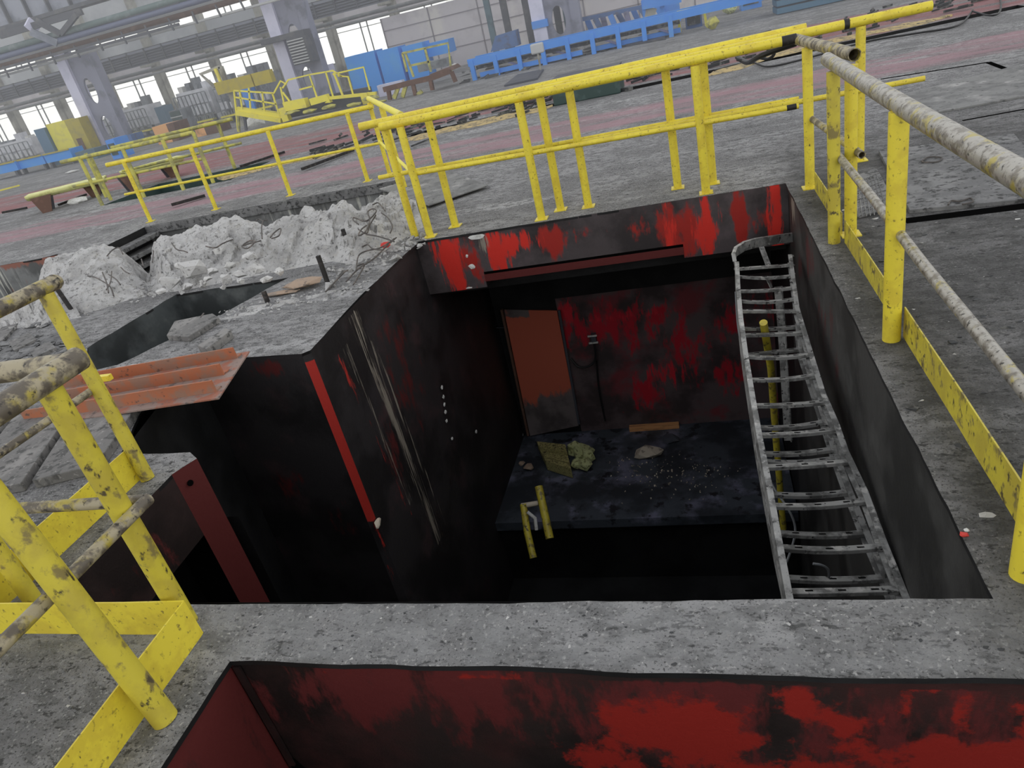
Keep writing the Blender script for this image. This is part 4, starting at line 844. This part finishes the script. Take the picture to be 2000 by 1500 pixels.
for k in range(16): MB().box((xa - 5 + k * 1.15, 30.3, z0), (xa - 4.93 + k * 1.15, 30.5, z0 + 3)).build('stiffener', M['greydark'], gr)
tr_ = thing('overhead_truss', oy(200, 60, 28.6), 'dark lattice of struts and brackets between the overhead pipes, top left', 'truss')
for (a, b_, w_, m) in (((60, 62), (112, 84), .3, 'girder'), ((70, 40), (118, 66), .25, 'greydark'), ((150, 28), (120, 66), .2, 'greydark'), ((52, 42), (74, 60), .45, 'lav'), ((0, 70), (160, 22), .25, 'greydark'), ((0, 62), (60, 44), .2, 'greydark')):
    MB().bar([oy(*a, 28.6), oy(*b_, 28.9)], .12, w_, V(0, 0, 1)).build('bracket', M[m], tr_)
for k in range(11):
    u = 6 + k * 46; v = 128 - k * 13.2; MB().bar([oy(u, v, 28.95), oy(u + 12, v + 24, 28.95)], .06, .06).build('hanger', M['greydark'], tr_)
for (v0, v1) in ((134, 40), (143, 47), (100, 4)): MB().bar([oy(-20, v0 + 6, 28.95), oy(350, v1, 28.95)], .05, .10, V(0, 0, 1)).build('chord', M['greydark'], tr_)
# steel columns with pierced webs
def column(lb, u, v, top, wx=1.9, coll=False):
    b0 = gd(u, v); b0 = V(b0.x * 30 / b0.y, 30.0, 0); t_ = thing('steel_column', b0, lb, 'column', 'lavender steel columns')
    x, y = b0.x, b0.y
    MB().box((x - .30, y - .05, 0), (x + .22, y + .55, top)).build('flange', M['lav'], t_)
    web = MB(); zz = 0
    holes = [(1.05, .5), (2.65, .55), (4.6, .5)]; z = 0.0
    for (hc, hr) in holes:
        web.box((x + .22, y + .1, z), (x + 1.2, y + .2, hc - hr)); 
        pts = []
        for i in range(13):
            th = -math.pi / 2 + math.pi * i / 12; pts.append((x + .71 + .26 * math.cos(th), y + .1, hc + hr * math.sin(th)))
        web.prism([(x + 1.2, y + .1, hc - hr), (x + 1.2, y + .1, hc + hr)] + pts[::-1], (0, .1, 0))
        pts = [(2 * (x + .71) - p[0], p[1], p[2]) for p in pts]
        web.prism([(x + .22, y + .1, hc - hr), (x + .22, y + .1, hc + hr)] + pts[::-1], (0, .1, 0))
        z = hc + hr
    web.box((x + .22, y + .1, z), (x + 1.2, y + .2, top)); web.build('web', M['lav_web'], t_)
    MB().box((x + 1.2, y - .02, 0), (x + 1.55, y + .5, top)).build('rear_flange', M['lav_web'], t_)
    MB().box((x - .5, y - .1, 0), (x + 1.7, y + .7, .08)).build('base_plate', M['greydark'], t_)
    return t_, x, y
column('tall lavender steel column with pierced web, leftmost in the hall', 205, 300, 5.0)
_, cx2, cy2 = column('tall lavender steel column with a finned heater on its right side', 590, 214, 9)
tc_, cx3, cy3 = column('lavender steel column with a bright blue collar near the partition', 1064, 97, 7.5)
qa, qb = oy(1040, 58, 29.88), oy(1068, 36, 29.88)
MB().box((qa.x, cy3 - .12, qa.z), (qb.x, cy3 + .1, qb.z)).build('blue_collar', M['blue'], tc_)
ht = thing('unit_heater', (cx2 + 1.2, 29.5, 3.2), 'dark finned unit heater hung on the right side of the second column', 'heater')
c = oy(588, 98, 29.4); MB().box((c.x - .45, 29.3, c.z - .5), (c.x + .45, 29.9, c.z + .5)).build('case', M['greydark'], ht)
for k in range(9): MB().box((c.x - .42, 29.24, c.z - .45 + k * .105), (c.x + .3, 29.3, c.z - .41 + k * .105)).build('fin', M['palepipe'], ht)
MB().bar([(c.x - 1.6, 29.6, c.z + .6), (c.x + .4, 29.6, c.z + .6)], .6, .2, V(0, 0, 1)).build('bracket', M['greydark'], ht)
# partition
py = 35.3; pa = oy(743, 37, py); pt = thing('wall_partition', (pa.x, py, 0), None, None); struct(pt)
zt = pa.z; o = MB().box((pa.x, py, 0), (14, py + .1, zt)).build('panel_sheet', M['partition'], pt)
MB().box((pa.x + 3.3, py, zt), (14, py + .1, 7)).build('upper_sheet', M['glass'], pt)
ln_ = MB(); x = pa.x
while x < 14: ln_.box((x - .03, py - .03, 0), (x + .03, py, zt)); x += 2.35
for z in (zt * .30, zt * .55, zt * .80): ln_.box((pa.x, py - .03, z - .02), (14, py, z + .02))
ln_.build('battens', M['partition_line'], pt)

def fbox(lb, name, cat, L0, R0, top, dep, m, extra=None, z0=0.0, bevel=.0, group=None):
    """box thing: ground px of its front left and front right corner, px on its top edge above the left corner"""
    A, B_ = gd(*L0), gd(*R0); B_.y = A.y + (B_.y - A.y); h = hgt(A, *top); d = (B_ - A).normalized(); n = V(-d.y, d.x, 0)
    t_ = thing(name, A, lb, cat, group); q = [A, B_, B_ + n * dep, A + n * dep]
    MB().hexa([p + V(0, 0, z0) for p in q] + [p + V(0, 0, h) for p in q]).build('body', M[m], t_)
    return t_, A, B_, n, h
def sub(t_, A, B_, n, s0, s1, z0, z1, m, name, out=.03):
    a, b_ = A.lerp(B_, s0) - n * out, A.lerp(B_, s1) - n * out
    return MB().hexa([a + V(0, 0, z0), b_ + V(0, 0, z0), b_ + n * out * .9 + V(0, 0, z0), a + n * out * .9 + V(0, 0, z0), a + V(0, 0, z1), b_ + V(0, 0, z1), b_ + n * out * .9 + V(0, 0, z1), a + n * out * .9 + V(0, 0, z1)]).build(name, M[m], t_)
def xbox(lb, name, cat, L0, u1, top, dep, m, z0=0.0):
    """box thing square to the hall: ground px of its front left corner, px column of its right end, px row of its top"""
    A = gd(*L0); h = hgt(A, *top)
    B_ = oy(u1, L0[1] - (u1 - L0[0]) * .235, A.y); B_.z = 0
    t_ = thing(name, A, lb, cat); MB().box((A.x, A.y, z0), (B_.x, A.y + dep, h)).build('body', M[m], t_)
    return t_, A, B_, V(0, 1, 0), h
# yellow and blue grey cabinets left
t_, A, B_, n, h = xbox('tall bright yellow cabinet left of the first lavender column', 'yellow_cabinet', 'cabinet', (126, 319), 161, (92, 243), .6, 'far_yellow')
sd = MB().box((B_.x, A.y, 0), (B_.x + .8, A.y + .6, h * .98)).build('olive_side', M['mustard'], t_); sub(t_, B_, B_ + V(.8, 0, 0), n, .25, .6, .3, .9, 'brown', 'small_door')
xbox('blue grey cabinet standing against the left of the yellow cabinet', 'grey_cabinet', 'cabinet', (101, 325), 120, (75, 252), 1.0, 'blue_grey')
for i, (u0, v0, u1, lb) in enumerate(((-30, 362, 42, 'blue trough section at the left edge'), (44, 345, 95, 'middle blue trough section left of the column'), (98, 333, 148, 'blue trough section nearest the first column'))):
    t_, A, B_, n, h = xbox(lb, 'blue_trough', 'trough', (u0, v0 - 3), u1, (u0 - 6, v0 - 32), .8, 'blue_cab', .25)
    for s in (.1, .9): sub(t_, A, B_, n, s - .03, s + .03, 0, .3, 'greydark', 'leg', -.2)
    sub(t_, A, B_, n, 0, 1, h - .02, h + .04, 'mustard', 'rim', .06)
t_, A, B_, n, h = xbox('teal trough end between the blue troughs and the column', 'teal_trough', 'trough', (155, 318), 192, (148, 298), .8, 'teal', .0)
t_, A, B_, n, h = xbox('blue open frame box at the foot of the first column', 'blue_frame_box', 'frame box', (222, 312), 238, (204, 275), .8, 'blue')
sub(t_, A, B_, n, .15, .85, .15, h - .15, 'greenbasin', 'opening')
xbox('small dark blue bin right of the blue frame box', 'blue_bin', 'bin', (250, 292), 266, (240, 266), .8, 'blue_dull')
wb = thing('white_bucket', gd(262, 300), 'white bucket with rags by the foot of the first column', 'bucket'); p = gd(256, 298)
MB().tube([p, p + V(0, 0, .3)], [.14, .17], 14).build('pail', M['white'], wb, smooth=True); MB().tube([p + V(0, 0, .3), p + V(0, 0, .34)], .18, 14).build('rim', M['far_yellow'], wb)
t_, A, B_, n, h = xbox('larger orange crate with brown side in the far hall', 'orange_crate', 'crate', (311, 283), 338, (300, 248), 1.0, 'orange_box')
MB().box((B_.x, A.y, 0), (B_.x + .35, A.y + 1.0, h)).build('brown_side', M['brown'], t_)
t_, A, B_, n, h = xbox('smaller orange crate right of the grey lockers', 'orange_crate', 'crate', (386, 268), 404, (381, 246), .8, 'orange_box')
MB().box((B_.x, A.y, 0), (B_.x + .7, A.y + .8, h * .9)).build('brown_side', M['brown'], t_)
t_, A, B_, n, h = xbox('tall grey open locker rack between the orange crates', 'locker_rack', 'rack', (350, 268), 372, (322, 220), .8, 'machine2')
for i in range(4): sub(t_, A, B_, n, .06, .9, h * (.06 + .24 * i), h * (.24 + .24 * i), 'greenbasin', 'bay')
for i in range(4): sub(t_, A, B_, n, .0, 1, h * (.02 + .24 * i), h * (.05 + .24 * i), 'palepipe', 'shelf', .05)
xbox('grey cabinet left of the locker rack behind the larger orange crate', 'grey_cabinet', 'cabinet', (322, 262), 338, (305, 210), .8, 'blue_grey')
def machine(lb, L0, u1, top, m='machine', n_=6, seed=0, dep=1.2):
    rd = random.Random(seed); t_, A, B_, n, h = xbox(lb, 'line_machine', 'machine', L0, u1, top, dep, m, .5); W_ = B_.x - A.x
    for i in range(n_):
        x = A.x + W_ * i / n_; w_ = W_ / n_
        MB().box((x + .05, A.y - .3, h * .35), (x + w_ * .8, A.y, h * rd.uniform(.5, .75))).build('head', M['machine'], t_)
        MB().box((x, A.y + .3, h), (x + w_ * rd.uniform(.3, .7), A.y + .8, h + rd.uniform(.1, .5))).build('top_unit', M[rd.choice(('machine', 'machine2', 'white'))], t_)
        MB().box((x + .1, A.y + .1, 0), (x + .22, A.y + .3, .5)).build('leg', M['machine2'], t_)
    fr = MB()
    for z in (h * .35, h * .62, h * .9): fr.box((A.x, A.y - .36, z), (B_.x, A.y - .33, z + .04))
    for i in range(n_ * 2 + 1): fr.box((A.x + W_ * i / (n_ * 2), A.y - .36, .3), (A.x + W_ * i / (n_ * 2) + .04, A.y - .32, h * .9))
    fr.build('guard_frame', M['machine2'], t_)
    rl = MB()
    for i in range(n_ * 4): rl.box((A.x + W_ * (i + .2) / (n_ * 4), A.y - .42, h * .15), (A.x + W_ * (i + .6) / (n_ * 4), A.y - .36, h * .3))
    rl.build('nozzles', M['machine2'], t_)
    MB().box((A.x, A.y - .5, .28), (B_.x, A.y - .2, .36)).build('kick_rail', M['far_yellow'], t_)
machine('pale production machine with nozzles at the left edge behind the blue troughs', (-20, 342), 84, (-30, 290), seed=1)
machine('pale production machine right of the first lavender column', (228, 280), 310, (214, 222), seed=2)
machine('pale boxy machine behind the locker rack and left of the yellow stair', (372, 256), 432, (352, 182), seed=3, n_=4)
machine('grey machine under the mustard beam, left of the second column', (448, 240), 545, (428, 165), 'machine2', seed=4, n_=5)
t_, A, B_, n, h = xbox('blue control cabinet under the mustard beam', 'blue_cabinet', 'cabinet', (490, 232), 505, (475, 172), .8, 'blue')
mbm = thing('mustard_beam', oy(470, 160, 27), 'mustard yellow beam in two lengths above the yellow stair', 'beam')
for (u0, v0, u1, v1) in ((421, 173, 493, 155), (494, 155, 529, 146)):
    a, b_ = oy(u0, v0, 27), oy(u1, v1, 27); b_.z = a.z; MB().box((a.x, 27, a.z - .25), (b_.x - .03, 27.3, a.z + .2)).build('beam_length', M['mustard'], mbm)
jr = thing('jib_arm', gd(430, 245), 'beige jib arm reaching left above the mustard beam', 'jib')
MB().bar([oy(430, 130, 27.5), oy(392, 145, 27.5), oy(420, 170, 27.5)], .1, .12).build('arm', M['pier'], jr); MB().bar([oy(420, 134, 27.4), oy(432, 162, 27.4)], .1, .1).build('yellow_bar', M['far_yellow'], jr); p = oy(430, 130, 27.5); MB().box((p.x - .08, 27.45, 0), (p.x + .08, 27.6, p.z)).build('mast', M['pier'], jr)
# yellow stair platform
st = thing('yellow_stair', gd(500, 255), 'bright yellow steel stair with handrails in front of the second column', 'stair')
Yp = 24.9
def yb(pts, w_, name, m='far_yellow', y=Yp, par=None): return MB().bar([oy(u, v, y) for u, v in pts], w_, w_).build(name, M[m], par or st)
yb([(462, 220), (550, 235)], .16, 'stringer'); yb([(464, 212), (560, 224)], .12, 'stringer', y=25.6)
MB().prism([oy(u, v, Yp - .02) for u, v in ((462, 217), (480, 212), (560, 224), (545, 234))], (0, .04, 0)).build('treads', M['far_yellow'], st)
for (a, b_) in (((468, 176), (474, 222)), ((486, 172), (490, 222)), ((512, 180), (518, 228)), ((532, 182), (548, 232)), ((548, 170), (562, 236))): yb([a, b_], .05, 'baluster')
yb([(457, 177), (535, 182)], .05, 'handrail'); yb([(460, 190), (540, 203)], .05, 'handrail'); yb([(535, 182), (548, 158), (560, 165)], .05, 'handrail'); yb([(457, 177), (465, 256)], .05, 'baluster'); yb([(478, 228), (481, 254)], .08, 'leg', 'greydark'); yb([(465, 225), (467, 258)], .08, 'leg', 'yellow_olive')
yp = thing('yellow_platform', gd(600, 225), 'bright yellow platform beam with railings right of the stair', 'platform')
def yq(pts, w_, name, m='far_yellow', y=24.6): return yb(pts, w_, name, m, y, yp)
yq([(552, 210), (562, 236)], .25, 'leg'); yq([(558, 208), (600, 200)], .3, 'deck_beam'); yq([(608, 199), (640, 190), (642, 200)], .22, 'deck_beam'); yq([(640, 192), (735, 182)], .1, 'deck_beam'); yq([(712, 182), (718, 202)], .25, 'leg')
yq([(552, 172), (563, 156), (604, 146), (619, 190)], .05, 'handrail'); yq([(585, 175), (612, 168)], .05, 'handrail'); yq([(552, 180), (575, 210)], .05, 'handrail')
yq([(604, 146), (650, 138), (668, 150)], .05, 'handrail'); yq([(636, 140), (651, 190)], .05, 'baluster'); yq([(652, 142), (670, 188)], .06, 'baluster'); yq([(660, 148), (680, 150), (690, 186)], .05, 'baluster'); yq([(650, 145), (710, 131), (722, 176)], .05, 'handrail')
MB().bar([oy(560, 216, 25.2), oy(725, 184, 25.2)], .3, .5).build('dark_underframe', M['greydark'], yp)
for i, (u, v) in enumerate(((571, 220), (605, 217), (643, 208), (690, 204), (725, 192), (740, 200))):
    p = oy(u, v, 24.3); tag(MB().rock(p, (.35, .2, .12), i + 80).build('yellow_scrap', M['yellow_olive']), 'yellow scrap metal piece under the yellow platform', 'scrap', 'yellow scrap under the platform')
# blue cabinets in front of the partition
ca = thing('blue_cabinet', gd(700, 190), 'row of large bright blue cabinets before the partition', 'cabinet'); 
for (q, k) in ((((672, 113), (732, 101), (752, 160), (712, 178)), 0), (((735, 101), (778, 93), (795, 150), (752, 160)), 1), (((784, 92), (825, 82), (843, 130), (800, 140)), 2)):
    y = 30.5; a, b_, c, d = [oy(u, v, y) for u, v in q]
    MB().box((a.x, y, min(c.z, d.z) - .6), (b_.x - .04, y + 1, a.z)).build('door', M['blue_cab'], ca)
a = oy(826, 88, 31); MB().box((a.x, 31, a.z - .5), (a.x + 1.1, 31.9, a.z)).build('end_box', M['blue_cab'], ca)
xbox('low pale concrete block in front of the blue cabinets', 'pale_block', 'block', (742, 190), 790, (735, 168), .3, 'lav')
xbox('white wall cabinet with blue top edge left of the blue cabinets', 'white_cabinet', 'cabinet', (625, 200), 660, (604, 135), .6, 'lav')
bw = thing('work_frame', gd(800, 180), 'long brown work frame with yellow striped legs in front of the blue cabinets', 'frame')
yb([(750, 175), (800, 162), (850, 150), (880, 138)], .16, 'beam', 'brown', 24.0, bw)
for (a, b_, m) in (((758, 173), (762, 195), 'brown'), ((778, 170), (770, 192), 'yellow_olive'), ((793, 166), (786, 190), 'yellow_olive'), ((806, 162), (812, 186), 'brown'), ((824, 178), (815, 186), 'yellow_olive'), ((840, 152), (845, 176), 'brown'), ((882, 140), (890, 160), 'brown')): yb([a, b_], .12, 'leg', m, 24.0, bw)
MB().prism([oy(u, v, 24) for u, v in ((838, 146), (875, 132), (882, 138), (845, 153))], (0, 1.2, 0)).build('deck', M['brown'], bw)
yr = thing('yellow_rail_stand', gd(850, 165), 'yellow rail stand with two open bays in front of the partition', 'rail stand')
for pts in ([(786, 104), (875, 84), (882, 145)], [(786, 104), (795, 140)], [(802, 128), (840, 120)], [(830, 94), (842, 140)], [(792, 104), (808, 150)]): yb(pts, .07, 'rail', 'yellow_olive', 26, yr)
MB().box(tuple(oy(818, 142, 27)), tuple(oy(870, 114, 27) + V(0, .8, 0))).build('grey_bin', M['machine2'], yr)
tag(MB().rock(oy(888, 130, 26), (.12, .12, .12), 4, 1, 40).build('white_globe', M['white']), 'small round white globe lamp lying by the yellow rail stand', 'lamp')
# blue conveyor
cv = thing('blue_conveyor_frame', gd(1100, 130), 'long low bright blue conveyor frame lying across the far hall', 'conveyor')
A, B_ = gd(922, 158), gd(1330, 68); D_ = (B_ - A).normalized(); Nn = V(-D_.y, D_.x, 0); Ln = (B_ - A).length
def cvb(s0, s1, off, z, w_, h_, name, m='blue', z1=None):
    a = A + D_ * s0 + Nn * off + V(0, 0, z); b_ = A + D_ * s1 + Nn * off + V(0, 0, z if z1 is None else z1); return MB().bar([a, b_], w_, h_, V(0, 0, 1)).build(name, M[m], cv)
cvb(0, Ln + 3, 0, .55, .12, .22, 'top_beam'); cvb(0, Ln + 3, 1.1, .55, .12, .22, 'top_beam'); cvb(.3, Ln * .55, .1, .12, .1, .14, 'lower_beam'); cvb(Ln * .6, Ln, .3, .12, .1, .14, 'lower_beam')
for k in range(9):
    s = Ln * (k + .15) / 8.5; a = A + D_ * s - Nn * .02; MB().box((a.x - .07, a.y - .07, 0), (a.x + .07, a.y + .07, .62)).build('leg', M['blue'], cv)
    if k % 2: cvb(s, min(s + Ln / 8.5, Ln), .2, .5, .06, .06, 'diagonal', 'peri', .1)
cvb(.2, Ln, .55, .35, .8, .1, 'dark_bed', 'debris')
cn_ = thing('control_head', gd(1055, 140), 'pale small control head on a thin stalk by the blue conveyor', 'control head'); p = gd(1057, 140)
MB().tube([p, p + V(0, 0, .55)], .03, 8).build('stalk', M['pier'], cn_); MB().box((p.x - .18, p.y - .1, .5), (p.x + .2, p.y + .1, .78)).build('head', M['palepipe'], cn_, bevel=.04)
# blue roller rack behind with slanted legs
rk = thing('blue_rack', gd(1200, 70), 'long blue rack with slanted violet legs behind the blue conveyor', 'rack')
yb([(1118, 42), (1290, 6)], .14, 'top_beam', 'blue_dull', 31.3, rk)
for i in range(12):
    u = 1132 + i * 15; v = 42 - i * 3.2; yb([(u, v), (u + 8 + (i % 3) * 4, v + 30 - i * .5)], .20, 'leg', ('peri', 'blue', 'blue_dull')[i % 3], 31.3 + (i % 2) * .5, rk)
tag(MB().prism([oy(u, v, 28.5) for u, v in ((1262, 14), (1283, 17), (1275, 44), (1258, 46))], (0, .05, 0)).build('leaning_board', M['pier']), 'tan board leaning on the blue rack', 'board')
yb([(1256, 0), (1262, 45)], .15, 'end_post', 'blue', 28.6, rk); yb([(1292, 0), (1296, 38)], .15, 'end_post', 'blue', 28.6, rk); yb([(1255, 3), (1330, -12)], .5, 'top_box', 'blue', 28.6, rk)
yf = thing('yellow_gantry', gd(1328, 62), 'small yellow pipe gantry at the right end of the blue conveyor', 'gantry')
for pts in ([(1328, 62), (1324, 24), (1374, 14), (1380, 50)], [(1352, 18), (1353, 30)]): yb(pts, .09, 'bar', 'far_yellow', 25.4, yf)
t_, A2, B2, n, h = xbox('blue machine cube under the yellow gantry', 'blue_machine', 'machine', (1340, 58), 1372, (1338, 24), 1.0, 'blue_dull')
sub(t_, A2, B2, n, .1, .9, .1, .35, 'debris', 'opening')
t_, A2, B2, n, h = xbox('dull blue machine behind the right end of the conveyor', 'blue_machine', 'machine', (1300, 48), 1330, (1298, 2), 1.0, 'blue')
t_, A2, B2, n, h = xbox('open blue frame with dark inside near the top edge of the hall floor', 'blue_frame_box', 'frame box', (1448, 22), 1488, (1446, -10), 1.0, 'blue'); sub(t_, A2, B2, n, .1, .85, .15, h - .1, 'debris', 'opening')
tag(MB().rock(gd(1425, 18, .15), (.3, .25, .2), 9, .9, 30).build('yellow_bundle', M['insul2']), 'pale yellow bundle on the floor left of the open blue frame', 'bundle')
tag(MB().rock(gd(1392, 45, .18), (.22, .2, .22), 10, .9, 30).build('yellow_bundle', M['yellow_olive']), 'yellow scrap bundle right beside the yellow gantry', 'bundle')
sb = thing('slatted_container', gd(1560, 28), 'blue grey slatted container at the top edge, right of the blue machines', 'container')
a = gd(1518, 30); b_ = oy(1680, -8, a.y); 
for k in range(7): MB().box((a.x, a.y, .02 + k * .2), (b_.x, a.y + 1.2, .17 + k * .2)).build('slat', M['blue_grey'] if k < 3 else M['blue_dull'], sb)
MB().box((a.x + .02, a.y + .05, 0), (b_.x - .02, a.y + 1.15, 1.4)).build('inner_box', M['greydark'], sb)
for (u, v, v0, r, lb) in ((972, 112, -12, .11, 'left teal post standing before the partition'), (1002, 105, -20, .12, 'dark teal post second from the left before the partition'), (1115, 78, -20, .13, 'teal post right of the lavender column with the blue collar'), (1045, 95, -25, .17, 'dark post just left of the column with the blue collar'), (1098, 86, -20, .12, 'dark post just right of the column with the blue collar')):
    p = gd(u, v); y = min(p.y, 31.5); p = V(p.x * y / p.y, y, 0); zt = 6.0
    tag(MB().box((p.x - r, p.y - r, 0), (p.x + r, p.y + r, zt)).build('steel_post', M['teal' if 'teal' in lb and 'dark' not in lb else 'greydark']), lb, 'post')
for i, (u, v, lb) in enumerate(((985, 84, 'blue tilted hood between the teal posts'),)):
    p = oy(u, v, 29.5); tag(MB().hexa([p + V(-.6, 0, -.2), p + V(.5, 0, -.2), p + V(.5, .7, -.2), p + V(-.6, .7, -.2), p + V(-.3, 0, .3), p + V(.5, 0, .35), p + V(.5, .7, .35), p + V(-.3, .7, .3)]).build('blue_hood', M['blue_dull']), lb, 'hood'); MB().box((p.x - .06, p.y + .2, 0), (p.x + .06, p.y + .3, p.z - .2)).build('stalk', M['greydark'], bpy.data.objects['blue_hood'])
cm = MB(); rg = random.Random(3)
for i in range(90):
    u = rg.uniform(900, 1300); v = 165 - (u - 900) * .22 - rg.uniform(0, 28); p = gd(u, v); s = rg.uniform(.05, .35); cm.rock(p, (s, s, s * .5), i, .8, 9)
tag(cm.build('workshop_clutter', M['debris'], at=(0, 0, 0)), 'dark workshop clutter heaped behind the blue conveyor', 'clutter', kind='stuff')
plate('dark steel ramp plate lying on the red lane behind the railings', ((985, 170), (1012, 148), (1062, 138), (1050, 156)), h=.05, m='greydark')
plate('black tilted sheet beside the blue conveyor', ((1220, 92), (1250, 75), (1300, 66), (1300, 78)), h=.06, m='greydark')
for (u0, v0, u1, v1, m, lb) in ((0, 372, 38, 362, 'far_yellow', 'short yellow bar on the floor under the left blue trough'), (335, 400, 400, 382, 'rod', 'dark bar beside the dark green pit'), (115, 400, 168, 380, 'rod', 'dark bar on the floor under the long yellow trough'), (5, 415, 52, 406, 'rod', 'dark bar at the left edge of the floor'), (470, 325, 555, 297, 'rod', 'long dark bar behind the slim posts'), (590, 330, 690, 293, 'rod', 'black rail lying by the sawdust behind the railing')):
    tag(MB().bar([gd(u0, v0, .06), gd(u1, v1, .04)], .06, .05).build('floor_bar', M[m]), lb, 'bar')
tag(MB().rock(gd(152, 392, .05), (.35, .15, .12), 14, .8, 30).build('plastic_bag', M['white']), 'crumpled white plastic bag under the long yellow trough', 'bag')
tag(MB().rock(gd(498, 240, .1), (.5, .3, .35), 15, .9, 30).build('plastic_bag', M['white']), 'crumpled grey white plastic bag under the yellow stair', 'bag')
tag(MB().rock(gd(140, 335, .05), (.4, .15, .06), 16, .8, 20).build('white_offcut', M['white']), 'white offcut on the floor below the blue troughs', 'offcut')

# thin haze volume added for window glare over the far half of the hall
hz = bpy.data.materials.new('glare_haze'); hz.use_nodes = True; t = hz.node_tree; t.nodes.clear()
o_ = t.nodes.new('ShaderNodeOutputMaterial'); vs_ = t.nodes.new('ShaderNodeVolumeScatter'); vs_.inputs['Color'].default_value = (.96, .97, 1, 1); vs_.inputs['Density'].default_value = .016
t.links.new(vs_.outputs[0], o_.inputs['Volume'])
hb = MB().box((-74, 16, .02), (29, 37.3, 9)).build('haze', hz); hb['kind'] = 'stuff'; hb['label'] = 'thin pale haze added for window glare in the far half of the hall'; hb['category'] = 'haze'
for o in bpy.data.objects:
    if '_b' in o: del o['_b']
